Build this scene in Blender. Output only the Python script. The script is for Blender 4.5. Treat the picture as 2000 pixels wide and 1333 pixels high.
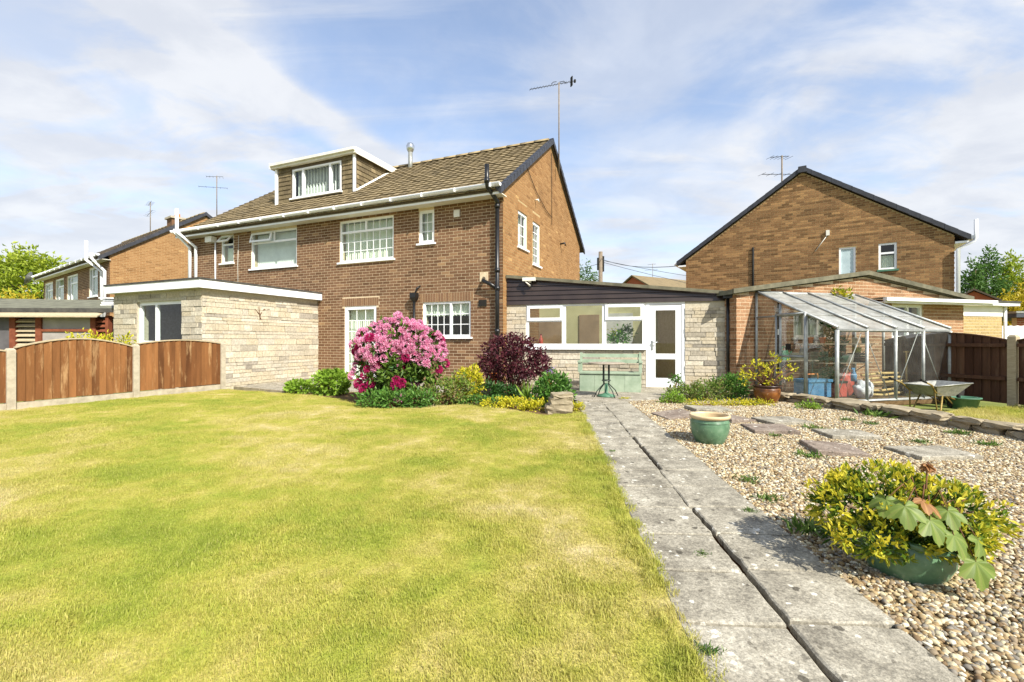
import bpy, bmesh, math, random
import numpy as np
from mathutils import Vector, Matrix, Euler
for o in list(bpy.data.objects): bpy.data.objects.remove(o)
SC = bpy.context.scene
COL = SC.collection
rnd = random.Random(11)
R = math.radians

# ------------------------------------------------------------------ camera, sky, sun
cam = bpy.data.objects.new('camera', bpy.data.cameras.new('camera'))
COL.objects.link(cam)
cam.location = (0, 0, 1.02)
cam.rotation_euler = (R(90), 0, 0)
cam.data.sensor_width = 36.0
cam.data.lens = 16.0
cam.data.clip_start = 0.05
cam.data.clip_end = 3000
SC.camera = cam
SUN_AZ, SUN_EL = 145.0, 41.0          # clockwise from +Y
sv = Vector((math.sin(R(SUN_AZ)) * math.cos(R(SUN_EL)), math.cos(R(SUN_AZ)) * math.cos(R(SUN_EL)), math.sin(R(SUN_EL))))
sl = bpy.data.lights.new('sun', 'SUN'); sl.energy = 4.2; sl.angle = R(0.55); sl.color = (1, .95, .85)
so = bpy.data.objects.new('sun', sl); COL.objects.link(so)
so.rotation_euler = sv.to_track_quat('Z', 'Y').to_euler(); so.location = (20, -30, 40)
W = bpy.data.worlds.new('World'); SC.world = W; W.use_nodes = True
nt = W.node_tree; nt.nodes.clear()
def nn(t, ty, **kw):
    n = t.nodes.new(ty)
    for k, v in kw.items(): setattr(n, k, v)
    return n
wo = nn(nt, 'ShaderNodeOutputWorld'); bg = nn(nt, 'ShaderNodeBackground'); bg.inputs[1].default_value = 0.15
sky = nn(nt, 'ShaderNodeTexSky', sky_type='NISHITA', sun_disc=False, sun_elevation=R(SUN_EL), sun_rotation=R(SUN_AZ), altitude=50, air_density=1.0, dust_density=1.2, ozone_density=2.0)
tc = nn(nt, 'ShaderNodeTexCoord'); sx = nn(nt, 'ShaderNodeSeparateXYZ'); nt.links.new(tc.outputs['Generated'], sx.inputs[0])
def wmath(op, a, b=None):
    n = nn(nt, 'ShaderNodeMath', operation=op)
    for i, v in enumerate((a, b)):
        if v is None: continue
        if isinstance(v, (int, float)): n.inputs[i].default_value = v
        else: nt.links.new(v, n.inputs[i])
    return n.outputs[0]
den = wmath('ADD', wmath('MAXIMUM', sx.outputs[2], 0.0), 0.22)
cv = nn(nt, 'ShaderNodeCombineXYZ')
nt.links.new(wmath('DIVIDE', sx.outputs[0], den), cv.inputs[0]); nt.links.new(wmath('DIVIDE', sx.outputs[1], den), cv.inputs[1])
def cloud(scale, rot, stretch, detail, lo, hi, loc=(0, 0, 0), dist=.6):
    mp = nn(nt, 'ShaderNodeMapping'); mp.inputs['Rotation'].default_value = (0, 0, R(rot)); mp.inputs['Scale'].default_value = stretch; mp.inputs['Location'].default_value = loc
    nt.links.new(cv.outputs[0], mp.inputs[0])
    nz = nn(nt, 'ShaderNodeTexNoise'); nz.inputs['Scale'].default_value = scale; nz.inputs['Detail'].default_value = detail; nz.inputs['Roughness'].default_value = .56; nz.inputs['Distortion'].default_value = dist
    nt.links.new(mp.outputs[0], nz.inputs['Vector'])
    mr = nn(nt, 'ShaderNodeMapRange', interpolation_type='SMOOTHSTEP'); mr.inputs[1].default_value = lo; mr.inputs[2].default_value = hi
    nt.links.new(nz.outputs[0], mr.inputs[0])
    return mr.outputs[0]
c1 = cloud(1.15, 20, (1, 1, 1), 8, .38, .62, (4.1, 1.4, 0))
c2 = cloud(1.6, -38, (.5, 2.6, 1), 8, .42, .80, (.6, 3.1, 0), .9)
# two broad white cloud banks and a spreading contrail
def ddot(v):
    n = nn(nt, 'ShaderNodeVectorMath', operation='DOT_PRODUCT'); nt.links.new(tc.outputs['Generated'], n.inputs[0]); n.inputs[1].default_value = Vector(v).normalized(); return n.outputs['Value']
def sstep(src, a, b):
    m_ = nn(nt, 'ShaderNodeMapRange', interpolation_type='SMOOTHSTEP'); nt.links.new(src, m_.inputs[0]); m_.inputs[1].default_value = a; m_.inputs[2].default_value = b; return m_.outputs[0]
puff = cloud(2.4, 0, (1, 1.3, 1), 10, .36, .64, (1.7, 5.2, 0), .5)
bank = wmath('MAXIMUM', sstep(ddot((-.72, 1, .42)), .955, .995), sstep(ddot((.98, 1, .50)), .92, .985))
bank = wmath('MULTIPLY', bank, puff)
tn_ = Vector((-.832, 1, .749)).cross(Vector((-.33, 1, .43))).normalized()
trail = wmath('MULTIPLY', sstep(wmath('ABSOLUTE', ddot(tn_)), .045, .0), sstep(ddot((-.62, 1, .60)), .90, .965))
trail = wmath('MULTIPLY', trail, wmath('ADD', .45, wmath('MULTIPLY', .6, cloud(3.2, -38, (.5, 2.2, 1), 8, .25, .65, (0, 1, 0), .5))))
hz = wmath('POWER', wmath('SUBTRACT', 1.0, wmath('MINIMUM', wmath('MAXIMUM', sx.outputs[2], 0.0), 1.0)), 5.0)
fac = wmath('MINIMUM', wmath('ADD', wmath('ADD', wmath('ADD', wmath('MULTIPLY', c1, .40), wmath('ADD', wmath('MULTIPLY', bank, .62), .17)), wmath('ADD', wmath('MULTIPLY', c2, .5), wmath('MULTIPLY', trail, .9))), wmath('MULTIPLY', hz, .85)), .95)
mx = nn(nt, 'ShaderNodeMix', data_type='RGBA'); nt.links.new(fac, mx.inputs[0])
hs = nn(nt, 'ShaderNodeMix', data_type='RGBA', blend_type='MULTIPLY'); hs.inputs[0].default_value = 1.0
nt.links.new(sky.outputs[0], hs.inputs[6]); hs.inputs[7].default_value = (.92, .92, .92, 1)
nt.links.new(hs.outputs[2], mx.inputs[6])
cc = nn(nt, 'ShaderNodeMix', data_type='RGBA'); nt.links.new(cloud(3.4, 10, (1, 1.2, 1), 6, .35, .65, (3, 8, 0), .3), cc.inputs[0]); cc.inputs[6].default_value = (2.62, 2.74, 3.0, 1); cc.inputs[7].default_value = (3.15, 3.22, 3.36, 1); nt.links.new(cc.outputs[2], mx.inputs[7])
nt.links.new(mx.outputs[2], bg.inputs[0]); nt.links.new(bg.outputs[0], wo.inputs[0])
SC.view_settings.view_transform = 'Standard'; SC.view_settings.look = 'None'; SC.view_settings.gamma = 1.0
SC.view_settings.exposure = 0.95
SC.render.engine = 'CYCLES'
SC.cycles.max_bounces = 8; SC.cycles.transparent_max_bounces = 24; SC.cycles.caustics_reflective = False; SC.cycles.caustics_refractive = False

# ------------------------------------------------------------------ materials
def lin(h):
    h = h.lstrip('#'); v = [int(h[i:i + 2], 16) / 255 for i in (0, 2, 4)]
    return tuple(c / 12.92 if c <= .04045 else ((c + .055) / 1.055) ** 2.4 for c in v) + (1,)
def bsdf(name, rough=.7, spec=.3, metal=0):
    m = bpy.data.materials.new(name); m.use_nodes = True
    t = m.node_tree; b = t.nodes['Principled BSDF']
    b.inputs['Roughness'].default_value = rough; b.inputs['Specular IOR Level'].default_value = spec; b.inputs['Metallic'].default_value = metal
    return m, t, b
def ramp(t, cols, src, interp='LINEAR', pos=None):
    r = nn(t, 'ShaderNodeValToRGB'); r.color_ramp.interpolation = interp
    n = len(cols)
    while len(r.color_ramp.elements) < n: r.color_ramp.elements.new(.5)
    for i, c in enumerate(cols):
        e = r.color_ramp.elements[i]; e.position = pos[i] if pos else i / max(1, n - 1); e.color = lin(c) if isinstance(c, str) else c
    t.links.new(src, r.inputs[0]); return r.outputs[0]
def noise(t, scale, detail=4, rough=.6, coord='Object', stretch=None, rot=(0, 0, 0)):
    if coord == 'World':
        g = nn(t, 'ShaderNodeNewGeometry'); src = g.outputs['Position']
    else:
        g = nn(t, 'ShaderNodeTexCoord'); src = g.outputs[coord]
    if stretch:
        mp = nn(t, 'ShaderNodeMapping'); mp.inputs['Scale'].default_value = stretch; mp.inputs['Rotation'].default_value = rot
        t.links.new(src, mp.inputs[0]); src = mp.outputs[0]
    z = nn(t, 'ShaderNodeTexNoise'); z.inputs['Scale'].default_value = scale; z.inputs['Detail'].default_value = detail; z.inputs['Roughness'].default_value = rough
    t.links.new(src, z.inputs['Vector']); return z.outputs[0]
def mix(t, a, b, fac, mode='MIX'):
    m = nn(t, 'ShaderNodeMix', data_type='RGBA', blend_type=mode)
    for i, v in ((6, a), (7, b)):
        if isinstance(v, str): m.inputs[i].default_value = lin(v)
        elif isinstance(v, tuple): m.inputs[i].default_value = v
        else: t.links.new(v, m.inputs[i])
    if isinstance(fac, (int, float)): m.inputs[0].default_value = fac
    else: t.links.new(fac, m.inputs[0])
    return m.outputs[2]
def bump(t, b, src, strength=.3, dist=.01):
    u = nn(t, 'ShaderNodeBump'); u.inputs['Strength'].default_value = strength; u.inputs['Distance'].default_value = dist
    t.links.new(src, u.inputs['Height']); t.links.new(u.outputs[0], b.inputs['Normal'])
def maprange(t, src, a, b2, c=0., d=1.):
    m = nn(t, 'ShaderNodeMapRange'); t.links.new(src, m.inputs[0])
    for i, v in enumerate((a, b2, c, d)): m.inputs[i + 1].default_value = v
    return m.outputs[0]
def attr(t, name='tint'):
    a = nn(t, 'ShaderNodeAttribute'); a.attribute_name = name; return a.outputs['Fac']
def plain(name, c1, c2=None, rough=.6, scale=6, spec=.3, metal=0, bmp=0, detail=4, stretch=None):
    m, t, b = bsdf(name, rough, spec, metal)
    n = noise(t, scale, detail, stretch=stretch)
    t.links.new(ramp(t, [c1, c2 or c1], n, pos=[.32, .68]), b.inputs['Base Color'])
    if bmp: bump(t, b, noise(t, scale * 3, 5), bmp, .01)
    return m
def tinted(name, cols, rough=.85, scale=40, var=.35, bmp=.25, pos=None, stain=None, spec=.2, dirt='#3a3026'):
    """colour picked per piece (attribute tint), grain from noise"""
    m, t, b = bsdf(name, rough, spec)
    c = ramp(t, cols, attr(t), pos=pos)
    n = noise(t, scale, 5, .65, 'World')
    c = mix(t, c, (.5, .5, .5, 1), 1.0, 'MULTIPLY') if False else c
    g = ramp(t, [(1 - var, 1 - var, 1 - var, 1), (1 + var, 1 + var, 1 + var, 1)], n, pos=[.3, .7])
    c = mix(t, c, g, 1.0, 'MULTIPLY')
    if stain:
        s = noise(t, stain, 5, .6, 'World')
        c = mix(t, c, dirt, maprange(t, s, .5, .78, 0, .5))
    t.links.new(c, b.inputs['Base Color'])
    bump(t, b, n, bmp, .006)
    return m
M = {}
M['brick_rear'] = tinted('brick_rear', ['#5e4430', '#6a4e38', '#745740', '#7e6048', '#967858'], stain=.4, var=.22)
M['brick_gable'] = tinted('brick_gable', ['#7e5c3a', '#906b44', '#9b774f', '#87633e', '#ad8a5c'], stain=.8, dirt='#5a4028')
M['brick_right'] = tinted('brick_right', ['#664c30', '#735638', '#806040', '#8d6b48', '#a27e54', '#78593a'], stain=.5)
M['brick_garage'] = tinted('brick_garage', ['#7e5a3e', '#8c684a', '#987456', '#a48062', '#765438'], stain=.7)
M['brick_yellow'] = tinted('brick_yellow', ['#9c8758', '#ac976a', '#8e7a52'])
M['brick_red'] = tinted('brick_red', ['#8d4a30', '#a05a3c', '#7d402a'])
M['mortar'] = plain('mortar', '#c2ae90', '#d6c4a6', .95, 14, .1, bmp=.3)
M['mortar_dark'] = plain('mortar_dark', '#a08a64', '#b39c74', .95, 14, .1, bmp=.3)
M['stone'] = tinted('stone', ['#8b8478', '#aaa18f', '#b9b09e', '#b4a78e', '#c4bcaa', '#9a9285'], .9, 22, .28, .9, stain=1.3, dirt='#7a7262')
M['stone_mortar'] = plain('stone_mortar', '#a9a08c', '#c0b8a4', .95, 20, .1, bmp=.3)
M['tile'] = tinted('tile', ['#675b45', '#73664e', '#7c6e53', '#88795d', '#6d6149'], .92, 26, .35, .6, stain=1.4, dirt='#464034')
M['tile_dark'] = tinted('tile_dark', ['#544a3e', '#62574a', '#6e6252'], .92, 30, .3, .6)
M['ridge'] = plain('ridge', '#847458', '#a0906e', .92, 5, .2, bmp=.6)
M['verge'] = plain('verge', '#2a2b30', '#3b3d44', .5, 6, .4)
M['upvc'] = plain('upvc', '#e6e8ea', '#f0f1f2', .28, 3, .45)
M['upvc_old'] = plain('upvc_old', '#d2cfc2', '#e4e2d8', .45, 3, .35)
M['soffit'] = plain('soffit', '#d8d3c2', '#e6e2d4', .6, 3, .3)
M['black_pipe'] = plain('black_pipe', '#121212', '#1d1d1e', .35, 8, .5)
M['dark'] = plain('dark', '#1a1918', '#26241f', .8, 8)
M['felt'] = plain('felt', '#5c5c50', '#7b7b6a', .95, 4, .1, bmp=.5)
M['felt_edge'] = plain('felt_edge', '#3c3b39', '#57554f', .9, 5, .1, bmp=.4)
M['moss_board'] = plain('moss_board', '#585648', '#74705e', .9, 5, .1, bmp=.4)
M['brown_clad'] = plain('brown_clad', '#2e2420', '#3b302a', .3, 3, .5)
M['concrete_post'] = plain('concrete_post', '#9a917f', '#b6ac98', .95, 9, .1, bmp=.5)
M['alu'] = plain('alu', '#8f928f', '#b0b3b0', .5, 12, .4, .35)
M['galv'] = plain('galv', '#83857f', '#a5a6a0', .5, 18, .4, .55, bmp=.1)
M['steel'] = plain('steel', '#b7babd', '#d2d5d8', .2, 8, .5, .9)
M['green_paint'] = plain('green_paint', '#84957e', '#a0ae98', .6, 5, .3, bmp=.15)
M['table_metal'] = plain('table_metal', '#232c28', '#323c37', .45, 6, .4)
M['table_top'] = plain('table_top', '#8f8272', '#a69a88', .4, 8, .4)
M['terracotta'] = plain('terracotta', '#b5602c', '#cf7a40', .8, 9, .2)
M['soil'] = plain('soil', '#54432f', '#7a6548', 1, 12, .05, bmp=1.0)
M['compost'] = plain('compost', '#3c2a1a', '#5b4026', 1, 30, .05, bmp=1.0)
M['bark'] = plain('bark', '#6b5a45', '#8a7860', .95, 20, .1, bmp=.6)
M['twig'] = plain('twig', '#5a4030', '#77573e', .9, 20, .1)
M['wood_grey'] = plain('wood_grey', '#9d8f74', '#b8aa8e', .9, 12, .1, bmp=.3, stretch=(1, 8, 8))
M['shelf'] = plain('shelf', '#c4baa0', '#d6ccb4', .85, 12, .1)
M['bamboo'] = plain('bamboo', '#b39a63', '#cdb67e', .6, 14)
M['cream_room'] = plain('cream_room', '#cfc898', '#dcd5a8', .8, 2)
M['room_door'] = plain('room_door', '#a0876a', '#b3987a', .6, 3)
M['white_wall'] = plain('white_wall', '#d8d6cc', '#e4e2da', .8, 3)
M['blind'] = plain('blind', '#dededa', '#ececE8'.lower(), .8, 4)
M['curtain'] = plain('curtain', '#dddecf', '#e8e9dc', .9, 4)
M['blue_plastic'] = plain('blue_plastic', '#3f6f95', '#5a8cb2', .45, 6, .4)
M['navy_plastic'] = plain('navy_plastic', '#1c3f73', '#2a5590', .45, 6, .4)
M['red_plastic'] = plain('red_plastic', '#9c3f32', '#b5554a', .5, 6, .4)
M['green_plastic'] = plain('green_plastic', '#3f8f66', '#57a880', .45, 6, .4)
M['tub_green'] = plain('tub_green', '#3f6a52', '#557f66', .5, 6, .4)
M['white_plastic'] = plain('white_plastic', '#cfcec2', '#e0dfd6', .4, 6, .4)
M['yellow_plastic'] = plain('yellow_plastic', '#c9c832', '#d8d850', .45, 6, .4)
M['orange_plastic'] = plain('orange_plastic', '#c8793a', '#d68a4c', .5, 6, .4)
M['bag'] = plain('bag', '#c8cbd0', '#e2e4e8', .4, 14, .5, bmp=.6)
M['gold_paint'] = plain('gold_paint', '#7d6a38', '#97824a', .5, 8, .4, .3)
M['rust'] = plain('rust', '#8a5236', '#a86a48', .9, 14)
M['redwood'] = plain('redwood', '#6a3a28', '#824c36', .8, 8, .2)
M['grey_panel'] = plain('grey_panel', '#8c8681', '#a19b96', .6, 3, .3)
M['dark_panel'] = plain('dark_panel', '#4d4a4c', '#5f5c5e', .5, 3, .4)
M['slate'] = plain('slate', '#3d4148', '#4c5058', .6, 5)
M['pole'] = plain('pole', '#6e6253', '#877a68', .9, 8)
# fence boards: streaked brown paint with pale worn patches
def fence_mat(name, dark, mid, pale, wear):
    m, t, b = bsdf(name, .85, .15)
    n = noise(t, 9, 5, .65, 'World', (1, 1, .12)); p = noise(t, 11, 5, .7, 'World', (1, 1, .14))
    c = mix(t, ramp(t, [dark, mid], attr(t)), ramp(t, [(.7, .7, .7, 1), (1.25, 1.25, 1.25, 1)], n, pos=[.3, .7]), 1., 'MULTIPLY')
    c = mix(t, c, pale, maprange(t, p, .55, .72, 0, wear)); t.links.new(c, b.inputs['Base Color'])
    bump(t, b, n, .3, .005); return m
M['fence'] = fence_mat('fence', '#5c3a21', '#875c37', '#b8976c', .6)
M['fence_dark'] = fence_mat('fence_dark', '#4a3226', '#664a38', '#86705a', .4)
# glazed pots
def glaze(name, c1, c2, c3):
    m, t, b = bsdf(name, .32, .5)
    n = noise(t, 9, 6, .65); p = noise(t, 30, 3)
    c = ramp(t, [c1, c2, c3], n, pos=[.3, .55, .75]); c = mix(t, c, '#c9cdb8', maprange(t, p, .62, .75, 0, .35))
    t.links.new(c, b.inputs['Base Color']); bump(t, b, p, .35, .004); return m
M['pot_green'] = glaze('pot_green', '#46654c', '#5f8062', '#7d967c')
M['pot_brown'] = glaze('pot_brown', '#4a2a14', '#764820', '#956030')
M['pot_rim'] = plain('pot_rim', '#b9a27c', '#d2be98', .5, 9)
M['pot_darkrim'] = plain('pot_darkrim', '#2a1a14', '#40281e', .35, 9, .5)
# glass: thin, clear, mirror by angle
def glass(name, tint=(.93, .97, .95, 1), ior=1.5, extra=0.0, dirt=0):
    m = bpy.data.materials.new(name); m.use_nodes = True; t = m.node_tree; t.nodes.clear()
    o = nn(t, 'ShaderNodeOutputMaterial'); mxs = nn(t, 'ShaderNodeMixShader'); tr = nn(t, 'ShaderNodeBsdfTransparent'); gl = nn(t, 'ShaderNodeBsdfGlossy')
    tr.inputs[0].default_value = tint; gl.inputs['Roughness'].default_value = .01
    fr = nn(t, 'ShaderNodeFresnel'); fr.inputs[0].default_value = ior
    a = nn(t, 'ShaderNodeMath', operation='ADD'); a.inputs[1].default_value = extra; t.links.new(fr.outputs[0], a.inputs[0])
    gm = nn(t, 'ShaderNodeNewGeometry'); iv = nn(t, 'ShaderNodeMath', operation='SUBTRACT'); iv.inputs[0].default_value = 1.0; t.links.new(gm.outputs['Backfacing'], iv.inputs[1]); mu = nn(t, 'ShaderNodeMath', operation='MULTIPLY'); t.links.new(a.outputs[0], mu.inputs[0]); t.links.new(iv.outputs[0], mu.inputs[1])
    t.links.new(mu.outputs[0], mxs.inputs[0]); t.links.new(tr.outputs[0], mxs.inputs[1]); t.links.new(gl.outputs[0], mxs.inputs[2])
    if dirt:
        df = nn(t, 'ShaderNodeBsdfDiffuse'); df.inputs[0].default_value = (.62, .62, .56, 1); m2 = nn(t, 'ShaderNodeMixShader'); t.links.new(maprange(t, noise(t, 2.2, 7, .75), .38, .75, .015, dirt * 1.6), m2.inputs[0]); t.links.new(mxs.outputs[0], m2.inputs[1]); t.links.new(df.outputs[0], m2.inputs[2]); t.links.new(m2.outputs[0], o.inputs[0])
    else: t.links.new(mxs.outputs[0], o.inputs[0])
    return m
M['glass'] = glass('glass', extra=.015)
M['glass_gh'] = glass('glass_gh', (.97, .98, .97, 1), 1.5, .08, .03)
def frosty(name, amt, col):
    m = bpy.data.materials.new(name); m.use_nodes = True; t = m.node_tree; t.nodes.clear()
    o = nn(t, 'ShaderNodeOutputMaterial'); mxs = nn(t, 'ShaderNodeMixShader'); tr = nn(t, 'ShaderNodeBsdfTransparent'); d = nn(t, 'ShaderNodeBsdfPrincipled')
    d.inputs['Roughness'].default_value = .35
    z = noise(t, 3, 6, .7); t.links.new(ramp(t, [col, '#b9b9b2'], z, pos=[.35, .65]), d.inputs['Base Color'])
    t.links.new(maprange(t, z, .3, .7, amt - .15, amt + .1), mxs.inputs[0]); t.links.new(tr.outputs[0], mxs.inputs[1]); t.links.new(d.outputs[0], mxs.inputs[2]); t.links.new(mxs.outputs[0], o.inputs[0])
    return m
M['dirty_pane'] = frosty('dirty_pane', .60, '#8f9088')
M['roof_sheet'] = frosty('roof_sheet', .40, '#c8c4a8')
M['frosted'] = plain('frosted', '#a9bcc0', '#bfd0d2', .25, 3, .5)
# leaves
def leafmat(name, cols, trans=.35, rough=.5, pos=None, spec=.35):
    m = bpy.data.materials.new(name); m.use_nodes = True; t = m.node_tree; b = t.nodes['Principled BSDF']; o = [n for n in t.nodes if n.type == 'OUTPUT_MATERIAL'][0]
    c = ramp(t, cols, attr(t), pos=pos); b.inputs['Roughness'].default_value = rough; b.inputs['Specular IOR Level'].default_value = spec
    t.links.new(c, b.inputs['Base Color'])
    tl = nn(t, 'ShaderNodeBsdfTranslucent'); t.links.new(c, tl.inputs[0]); ms = nn(t, 'ShaderNodeMixShader'); ms.inputs[0].default_value = trans
    t.links.new(b.outputs[0], ms.inputs[1]); t.links.new(tl.outputs[0], ms.inputs[2]); t.links.new(ms.outputs[0], o.inputs[0])
    return m
M['leaf_rhodo'] = leafmat('leaf_rhodo', ['#32481c', '#4d6a28', '#6a8838', '#8fa04a'])
M['petal'] = leafmat('petal', ['#bc4a84', '#d878a8', '#e6a0c2', '#efbfd6', '#f6d8e6'], .4, .6)
M['petal_deep'] = leafmat('petal_deep', ['#a0145a', '#b8246a', '#cc3f80'], .35, .6)
M['leaf_purple'] = leafmat('leaf_purple', ['#2c1218', '#451c26', '#5c2a34', '#7a4048'], .25)
M['leaf_gold'] = leafmat('leaf_gold', ['#5f7420', '#8f9a24', '#c3bd2c', '#dcd040', '#e6da55'], .35)
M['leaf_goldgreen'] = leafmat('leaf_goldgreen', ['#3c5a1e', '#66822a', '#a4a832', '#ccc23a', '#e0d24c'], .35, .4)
M['leaf_lime'] = leafmat('leaf_lime', ['#5d7d24', '#7fa034', '#9cb848'], .35)
M['leaf_green'] = leafmat('leaf_green', ['#2f5020', '#47702c', '#65903c', '#86a850'], .35)
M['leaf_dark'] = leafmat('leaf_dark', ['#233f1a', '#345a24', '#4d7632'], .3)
M['leaf_mix'] = leafmat('leaf_mix', ['#6d5a48', '#557030', '#7f9a3c', '#8d7a5c', '#9cae48'], .3)
M['leaf_tree'] = leafmat('leaf_tree', ['#5f7a1e', '#84982a', '#a2b03a', '#bac450'], .4)
M['leaf_golden_tree'] = leafmat('leaf_golden_tree', ['#7a7a1c', '#a89a24', '#c8b838', '#b0a030'], .4)
M['leaf_poplar'] = leafmat('leaf_poplar', ['#3d5c28', '#557838', '#6f9048'], .35)
M['leaf_syc'] = leafmat('leaf_syc', ['#5f7230', '#70843a', '#859548', '#788044'], .3)
M['leaf_bronze'] = leafmat('leaf_bronze', ['#8a6038', '#9f7448', '#b58f58'], .3)
M['weed'] = leafmat('weed', ['#3f5c26', '#5d7c34', '#839a4c'], .3)
M['lilac'] = leafmat('lilac', ['#8f78b8', '#a890cc'], .3)
# lawn: straw and green patches, same pattern for thatch and blades
def lawn_colour(t, blade):
    p = noise(t, .55, 5, .62, 'World'); q = noise(t, 3.1, 4, .6, 'World'); u = noise(t, .9, 3, .6, 'World', (.5, 2.2, 1), (0, 0, .5))
    s = nn(t, 'ShaderNodeMath', operation='ADD'); t.links.new(maprange(t, p, .36, .64, 0, .66), s.inputs[0]); t.links.new(maprange(t, q, .3, .7, 0, .30), s.inputs[1])
    s2 = nn(t, 'ShaderNodeMath', operation='ADD'); t.links.new(s.outputs[0], s2.inputs[0]); t.links.new(maprange(t, u, .3, .7, 0, .25), s2.inputs[1])
    c = ramp(t, ['#818f33', '#a0a644', '#b8b156', '#c9ba72', '#d6c494'], s2.outputs[0], pos=[.12, .36, .56, .74, .95])
    if blade:
        a = attr(t); c = mix(t, c, ramp(t, ['#82983a', '#b0ba50', '#d4ca84'], a), .38)
    return c
m, t, b = bsdf('lawn_thatch', .95, .1); t.links.new(mix(t, lawn_colour(t, False), ramp(t, [(.55, .55, .55, 1), (1, 1, 1, 1)], noise(t, 60, 4, .7, 'World'), pos=[.3, .65]), 1., 'MULTIPLY'), b.inputs['Base Color']); bump(t, b, noise(t, 60, 4, .7, 'World'), .8, .02); M['lawn'] = m
m = bpy.data.materials.new('grass_blade'); m.use_nodes = True; t = m.node_tree; b = t.nodes['Principled BSDF']; o = [n for n in t.nodes if n.type == 'OUTPUT_MATERIAL'][0]
c = lawn_colour(t, True); b.inputs['Roughness'].default_value = .6; b.inputs['Specular IOR Level'].default_value = .2; t.links.new(c, b.inputs['Base Color'])
tl = nn(t, 'ShaderNodeBsdfTranslucent'); t.links.new(c, tl.inputs[0]); ms = nn(t, 'ShaderNodeMixShader'); ms.inputs[0].default_value = .4
t.links.new(b.outputs[0], ms.inputs[1]); t.links.new(tl.outputs[0], ms.inputs[2]); t.links.new(ms.outputs[0], o.inputs[0]); M['blade'] = m
# weathered concrete slabs with lichen spots
def slab_mat(name, c1, c2, c3):
    m, t, b = bsdf(name, .95, .12)
    n = noise(t, 4.5, 6, .72, 'World'); f = noise(t, 55, 4, .7, 'World')
    c = ramp(t, [c1, c2, c3], n, pos=[.3, .52, .72])
    c = mix(t, c, ramp(t, [(.62, .62, .62, 1), (1.28, 1.28, 1.28, 1)], f, pos=[.32, .66]), 1., 'MULTIPLY')
    g = nn(t, 'ShaderNodeNewGeometry')
    for sc, th, colr, amt, off in ((6, .17, '#e2dfd2', .85, 0), (9, .20, '#46423a', .8, 5.3), (14, .20, '#dcd8ca', .7, 9.1), (17, .2, '#5a554a', .7, 3.7)):
        mp = nn(t, 'ShaderNodeMapping'); mp.inputs['Location'].default_value = (off, off * .7, 0); t.links.new(g.outputs['Position'], mp.inputs[0])
        v = nn(t, 'ShaderNodeTexVoronoi'); v.inputs['Scale'].default_value = sc; t.links.new(mp.outputs[0], v.inputs['Vector'])
        dn = nn(t, 'ShaderNodeMath', operation='ADD'); t.links.new(v.outputs['Distance'], dn.inputs[0]); t.links.new(maprange(t, noise(t, 38, 3, .6, 'World'), .3, .7, -.07, .1), dn.inputs[1])
        keep = nn(t, 'ShaderNodeSeparateColor'); t.links.new(v.outputs['Color'], keep.inputs[0])
        k = maprange(t, dn.outputs[0], th, th - .05, 0, amt); kk = nn(t, 'ShaderNodeMath', operation='MULTIPLY'); t.links.new(k, kk.inputs[0]); t.links.new(maprange(t, keep.outputs[0], .52, .56), kk.inputs[1])
        c = mix(t, c, colr, kk.outputs[0])
    t.links.new(c, b.inputs['Base Color']); f2 = noise(t, 130, 3, .6, 'World'); c = mix(t, c, ramp(t, [(.6, .6, .6, 1), (1, 1, 1, 1), (1.3, 1.3, 1.3, 1)], f2, pos=[.3, .5, .7]), .8, 'MULTIPLY'); t.links.new(c, b.inputs['Base Color']); bump(t, b, f, .6, .008); return m
M['slab'] = slab_mat('slab', '#6a655a', '#989283', '#b8b2a2')
M['slab_red'] = slab_mat('slab_red', '#6c6057', '#877a6e', '#a09689')
M['patio'] = slab_mat('patio', '#736d60', '#9b9485', '#b5ae9e')
M['gravel_bed'] = plain('gravel_bed', '#6f5d45', '#96825f', 1, 40, .05, bmp=1.)
M['rock'] = plain('rock', '#7d735f', '#a3977f', .95, 7, .1, bmp=.8)
m, t, b = bsdf('pebble', .75, .25)
oi = nn(t, 'ShaderNodeObjectInfo')
pc = ramp(t, ['#766146', '#927c58', '#a8926c', '#b6a580', '#c3b898', '#8e7e66', '#837c70', '#ccc5b0', '#a18a62'], oi.outputs['Random'], 'CONSTANT')
t.links.new(mix(t, pc, ramp(t, [(.75, .75, .75, 1), (1.1, 1.1, 1.1, 1)], noise(t, 3, 3), pos=[.3, .7]), 1., 'MULTIPLY'), b.inputs['Base Color']); M['pebble'] = m
m, t, b = bsdf('ground', 1, .05); t.links.new(ramp(t, ['#5b6a34', '#7a7f48', '#8b8458'], noise(t, .3, 5, .6, 'World'), pos=[.3, .5, .7]), b.inputs['Base Color']); M['ground'] = m

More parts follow.
